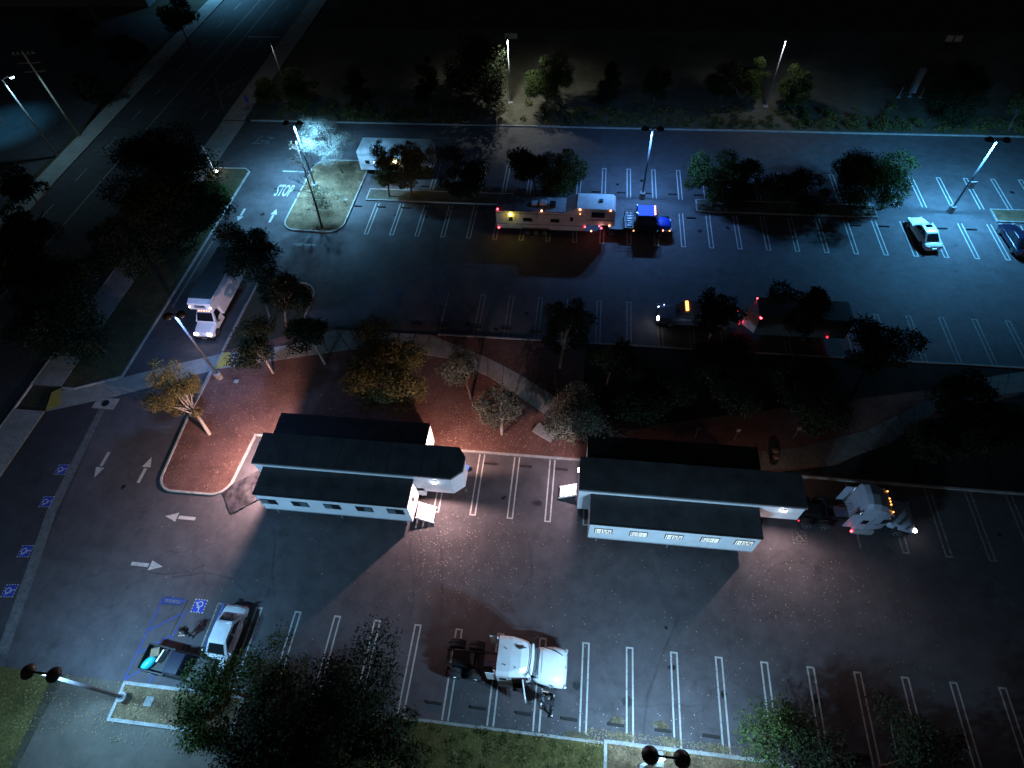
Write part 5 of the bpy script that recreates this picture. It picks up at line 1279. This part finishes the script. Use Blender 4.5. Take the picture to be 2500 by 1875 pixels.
# ================================================================== PEOPLE (one skinned surface each)
def person(label, x, y, rz, joints, shirt, trousers, extra=None):
    """joints: dict of points; body = one skin surface, head, hair, hands as parts"""
    t = thing('person', label, 'person', (x, y, 0.0), rz)
    J = joints
    names = ['pel', 'waist', 'chest', 'neck', 'hip_l', 'knee_l', 'ank_l', 'toe_l', 'hip_r', 'knee_r', 'ank_r', 'toe_r', 'sh_l', 'el_l', 'wr_l', 'sh_r', 'el_r', 'wr_r']
    rad = dict(pel=.13, waist=.125, chest=.145, neck=.055, hip_l=.10, knee_l=.065, ank_l=.05, toe_l=.045, hip_r=.10, knee_r=.065, ank_r=.05, toe_r=.045, sh_l=.075, el_l=.05, wr_l=.032, sh_r=.075, el_r=.05, wr_r=.032)
    edges = [('pel', 'waist'), ('waist', 'chest'), ('chest', 'neck'), ('pel', 'hip_l'), ('hip_l', 'knee_l'), ('knee_l', 'ank_l'), ('ank_l', 'toe_l'), ('pel', 'hip_r'), ('hip_r', 'knee_r'), ('knee_r', 'ank_r'), ('ank_r', 'toe_r'), ('chest', 'sh_l'), ('sh_l', 'el_l'), ('el_l', 'wr_l'), ('chest', 'sh_r'), ('sh_r', 'el_r'), ('el_r', 'wr_r')]
    me = bpy.data.meshes.new('body')
    me.from_pydata([J[n] for n in names], [(names.index(a), names.index(b)) for a, b in edges], [])
    o = bpy.data.objects.new('body', me); COL.objects.link(o); o.parent = t
    sk = o.modifiers.new('skin', 'SKIN'); sk.use_smooth_shade = True
    for i, n in enumerate(names):
        sv = me.skin_vertices[0].data[i]; sv.radius = (rad[n], rad[n] * (.8 if n in ('waist', 'chest', 'pel') else 1)); sv.use_root = (n == 'pel')
    ss = o.modifiers.new('sub', 'SUBSURF'); ss.levels = 1; ss.render_levels = 1
    me.materials.append(shirt)
    hp = Vector(J['head'])
    MB().lathe([(.02, -.13), (.07, -.11), (.085, -.03), (.088, .05), (.06, .11), (.01, .13)], hp, 12).build('head', M_SKIN, t, smooth=True)
    MB().lathe([(.092, .0), (.10, .05), (.075, .12), (.01, .148)], hp + Vector((-.012, 0, 0)), 12).build('hair', M_HAIR, t, smooth=True)
    MB().tube([hp + Vector((.085, 0, -.01)), hp + Vector((.11, 0, -.03))], [.012, .016], 6).build('nose', M_SKIN, t)
    for s in ('l', 'r'):
        w = Vector(J['wr_' + s]); e = Vector(J['el_' + s]); d = (w - e).normalized()
        if trousers == 'arms': pass
        h = MB(); h.tube([w - d * .02, w + d * .09], [.03, .038], 8)
        sd_ = d.cross(Vector((0, 0, 1)));
        sd_ = sd_.normalized() if sd_.length > .1 else Vector((0, 1, 0))
        for k in range(4):
            q = w + d * .085 + sd_ * (-.03 + .02 * k); h.tube([q, q + d * (.05 + .008 * (k in (1, 2))), q + d * .075 - Vector((0, 0, .02))], [.010, .009, .007], 5)
        h.tube([w + d * .03 + sd_ * .03, w + d * .07 + sd_ * .06], [.012, .009], 5)
        h.build('hand', M_SKIN, t)
        MB().tube([e.lerp(w, .1), w], [.052, .036], 8).build('forearm_skin', M_SKIN, t)
        k_ = Vector(J['knee_' + s]); a_ = Vector(J['ank_' + s]); hpj = Vector(J['hip_' + s])
        MB().tube([hpj, k_], [.118, .088], 10).build('shorts_leg', trousers, t, smooth=True)
        tt = Vector(J['toe_' + s]); MB().tube([Vector((a_.x, a_.y, .05)), Vector((tt.x, tt.y, .045))], [.06, .052], 8).build('shoe', M_BLACK, t, smooth=True)
        MB().tube([a_.lerp(k_, .0), a_.lerp(k_, .35)], [.055, .058], 8).build('sock', M_WHITE if extra == 'socks' else M_CLOTHG, t)
    return t
# bending man with wide stance, leans to -x ; local x forward
bend = dict(pel=(0, 0, .86), waist=(.20, 0, .98), chest=(.44, 0, 1.10), neck=(.60, 0, 1.18), head=(.74, 0, 1.22), hip_l=(.0, .14, .82), knee_l=(.05, .36, .46), ank_l=(-.05, .50, .09), toe_l=(.14, .56, .04), hip_r=(0, -.14, .82), knee_r=(.10, -.34, .46), ank_r=(0, -.50, .09), toe_r=(.2, -.56, .04),
            sh_l=(.46, .20, 1.12), el_l=(.52, .42, .92), wr_l=(.68, .28, .80), sh_r=(.46, -.20, 1.12), el_r=(.56, -.38, .92), wr_r=(.70, -.2, .78))
person('person in dark clothes and white socks bending forward with legs apart beside the white semi', .05, 5.72, R(175), bend, M_CLOTH, M_BLACK, 'socks').scale = (1.1, 1.1, 1.1)
stand = dict(pel=(0, 0, .92), waist=(.0, 0, 1.10), chest=(.02, 0, 1.32), neck=(.03, 0, 1.50), head=(.06, 0, 1.62), hip_l=(0, .12, .88), knee_l=(.05, .14, .48), ank_l=(-.02, .15, .09), toe_l=(.14, .18, .04), hip_r=(0, -.12, .88), knee_r=(.08, -.13, .48), ank_r=(.05, -.15, .09), toe_r=(.22, -.17, .04),
             sh_l=(.02, .22, 1.40), el_l=(.10, .32, 1.14), wr_l=(.34, .22, 1.10), sh_r=(.02, -.22, 1.40), el_r=(.08, -.32, 1.14), wr_r=(.33, -.2, 1.12))
person('person in dark clothes standing between the open truck door and the bending person', -.62, 5.95, R(20), stand, M_CLOTHG, M_CLOTH)
o = MB().obox((0, 0, 0), (.22, .16, .10)).build('white_tool', M_WHITE, None, bevel=.02); o.location = (-.58, 5.66, .82); tagm(o, 'small white device held between the two people by the white semi', 'device')
stand2 = dict(stand); stand2.update(head=(.10, .02, 1.60), wr_l=(.30, .10, 1.18), wr_r=(.28, -.12, .98))
person('person in dark clothes with an orange trimmed bag standing left of the silver sedan', -23.85, 7.35, R(-120), stand2, M_CLOTH, M_CLOTHG)
o = MB().obox((0, 0, 0), (.16, .32, .36)).build('backpack', plain('pack_black', (.02, .02, .02), .8), None, bevel=.05); o.location = (-23.76, 7.5, 1.22); o.rotation_euler = (0, 0, R(-120)); tagm(o, 'black backpack on the back of the person left of the silver sedan', 'backpack')
MB().obox((0.09, 0, 0), (.02, .26, .05)).build('orange_strip', plain('orange_trim', (.5, .2, .05), .7), o)

# ================================================================== SMALL THINGS
# two round trash cans behind the right trailer
for n, (px_, py_) in enumerate(((1884, 1116), (1886, 1130))):
    p = G(px_, py_)
    t = thing('trash_can', ('upper' if n == 0 else 'lower') + ' of the two round dark trash cans on the path behind the right trailer', 'trash can', (p.x, p.y, .11), 0, 'round trash cans')
    MB().lathe([(.24, 0), (.28, .1), (.29, .8), (.27, .82)], n=18).build('barrel', M_BLACK, t, smooth=True)
    MB().lathe([(.31, .82), (.30, .88), (.18, .98), (.05, 1.0)], n=18).build('lid', plain('lid_brown', (.09, .06, .05), .5), t, smooth=True)
# accessible-parking sign posts behind the right trailer
for n, (px_, py_) in enumerate(((1695, 1072), (1791, 1076), (1935, 1072))):
    p = G(px_, py_)
    t = thing('sign_post', 'thin sign post with a small pale plate behind the right trailer, %s from the left' % ORD[n], 'sign post', (p.x, p.y, .1), 0, 'small sign posts behind the right trailer')
    MB().tube([(0, 0, 0), (0, 0, 1.6)], .025, 6).build('post', M_STEEL, t)
    MB().box(-.15, .15, -.035, -.02, 1.25, 1.65).build('plate', M_STEEL, t)
# utility boxes
for n, (px_, py_, s, lab) in enumerate(((366, 1713, .55, 'pale square utility box lid on the small island right of the lower left lamp post'), (1602, 1852, .8, 'pale utility box lid beside the bottom lamp post'), (578, 933, .4, 'grey handhole lid right of the round lamp base by the walk'), (846, 490, .3, 'small pale lid on the upper left island'))):
    p = G(px_, py_)
    o = MB().box(-s / 2, s / 2, -s / 2, s / 2, 0, .06).build('utility_box', M_KERB, None, bevel=.03); o.location = (p.x, p.y, .1); tagm(o, lab, 'utility lid')
# concrete slab by the bush, manhole, tarps
p = G(1330, 1058); o = MB().box(-.9, .9, -.5, .5, 0, .12).build('concrete_slab', M_CONC, None, bevel=.02); o.location = (p.x, p.y, .1); o.rotation_euler = (0, 0, R(-30)); tagm(o, 'short slab of concrete at the left foot of the dense lit shrub', 'slab')
p = G(258, 985); o = MB().box(-1.0, 1.0, -.55, .55, 0, .02).build('drain_grate', M_KERB, None); o.location = (p.x, p.y, .012); tagm(o, 'pale concrete drain inlet where the drain strip meets the crosswalk', 'drain')
MB().lathe([(.33, .021), (.33, .03), (.02, .03)], (0, 0, 0), 16).build('grate', M_BLACK, o)
# black plastic sheet with white folds between finger island and left trailer
mb = MB(); nx, ny = 26, 18; r2 = np.random.default_rng(12)
hz = .05 + .06 * r2.random((nx, ny))
for i in range(nx):
    for j in range(ny): hz[i, j] = .03 + .06 * abs(math.sin(i * .31 + 1.7 * math.sin(j * .22))) + .03 * math.sin(j * .5 + i * .17) + .01 * r2.random()
vs = [(-1.55 + 3.1 * i / (nx - 1) + .05 * r2.random(), -1.2 + 2.4 * j / (ny - 1) + .05 * r2.random(), float(hz[i, j])) for i in range(nx) for j in range(ny)]
fs = [(i * ny + j, (i + 1) * ny + j, (i + 1) * ny + j + 1, i * ny + j + 1) for i in range(nx - 1) for j in range(ny - 1)]
o = mb.add(vs, fs).build('plastic_sheet', plain('sheet_plastic', (.028, .024, .028), .55, 0, .8, 2.5), None, smooth=True); o.location = (-24.2, 17.7, .0); o.rotation_euler = (0, 0, R(40))
tagm(o, 'crumpled grey plastic sheet lying between the red finger island and the left trailer', 'tarp')
# blue and red banner beside the entrance sidewalk
p = G(617, 275); t = thing('banner', 'small blue and red banner standing at the edge of the sidewalk near the entrance', 'banner', (p.x, p.y, .1))
MB().tube([(0, 0, 0), (0, 0, 2.3)], .025, 6).build('pole', M_STEEL, t)
MB().obox((-.1, 0, 1.75), (.35, .03, 1.0)).build('blue_cloth', plain('cloth_blue', (.02, .03, .45), .7), t); MB().obox((-.02, 0, .75), (.3, .03, .8)).build('red_cloth', plain('cloth_red', (.4, .12, .2), .7), t)
# utility cabinet and three bollards at right verge
p = G(2226, 225); t = thing('utility_cabinet', 'tall grey utility cabinet in the far verge behind three thin posts', 'cabinet', (p.x, p.y, 0))
MB().box(-.35, .35, -.3, .3, 0, 2.9).build('cabinet', plain('cabinet_grey', (.28, .28, .32), .6), t, bevel=.03); MB().box(-.28, .28, -.32, -.3, .3, 2.6).build('door', M_STEEL, t)
for n, (px_, py_) in enumerate(((2193, 238), (2220, 236), (2246, 238))):
    p = G(px_, py_); t = thing('bollard', 'thin pale post on a small footing before the grey cabinet, %s from the left' % ORD[n], 'post', (p.x, p.y, 0), 0, 'posts before the grey cabinet')
    MB().tube([(0, 0, 0), (0, 0, 1.3)], .05, 8).build('post', M_KERB, t); MB().lathe([(.25, 0), (.25, .08), (.05, .1)], n=12).build('footing', M_KERB, t)
# things near the left trailer's nose
p = G(1141, 1146); t = thing('bucket', 'small bright blue bucket on the asphalt at the nose of the left trailer', 'bucket', (p.x, p.y, 0))
MB().lathe([(.14, 0), (.19, .36), (.17, .36), (.12, .05)], n=14).build('pail', plain('bucket_blue', (.01, .14, .6), .4), t, smooth=True); MB().tube([(-.19, 0, .34), (0, 0, .5), (.19, 0, .34)], .01, 5).build('handle', M_STEEL, t)
p = G(1141, 1212); t = thing('tripod_jack', 'dark stabiliser jack standing on the ground right of the left trailer nose', 'jack', (p.x, p.y, 0))
for k in range(3): MB().tube([(.25 * math.cos(k * 2.1), .25 * math.sin(k * 2.1), 0), (0, 0, .8)], .025, 6).build('leg', M_BLACK, t)
MB().tube([(0, 0, .7), (0, 0, 1.2)], .03, 6).build('screw', M_STEEL, t)
# orange cone far away on the dim stalls / speck things skipped
# moon-lit edge of building roof at the far left corner
t = thing('warehouse', 'low dark building across the street at the top left corner', 'building', (-95, 112, 0))
MB().box(-22, 20, -9, 16, 0, 4.6).build('wall', plain('building_wall', (.08, .08, .1), .8), t)
MB().box(-22.3, 20.3, -9.3, 16.3, 4.6, 4.9).build('roof', M_ROOF, t)
for k in range(6): MB().box(-16 + k * 6, -13.6 + k * 6, -9.05, -9.0, 1.2, 3.2).build('window', M_GLASS, t)
# far street trees left of the street
for i, (c, z, r, ry, lab) in enumerate([((430, 40), 4, 45, 30, 'dark tree left of the street near the top edge'), ((300, 130), 3.5, 45, 36, 'dark tree in the unlit yard left of the street'), ((170, 60), 3.5, 50, 34, 'dark tree between the utility poles and the building'), ((210, 210), 3, 40, 34, 'dark tree in the yard right of the lit utility pole'), ((60, 450), 3.4, 50, 40, 'dark tree beside the street at the left edge below the street lamp')]):
    tree(c, z, r, ry, 'dark', lab, leaf=.34)
print('polys', sum(len(o.data.polygons) for o in bpy.data.objects if o.type == 'MESH'))
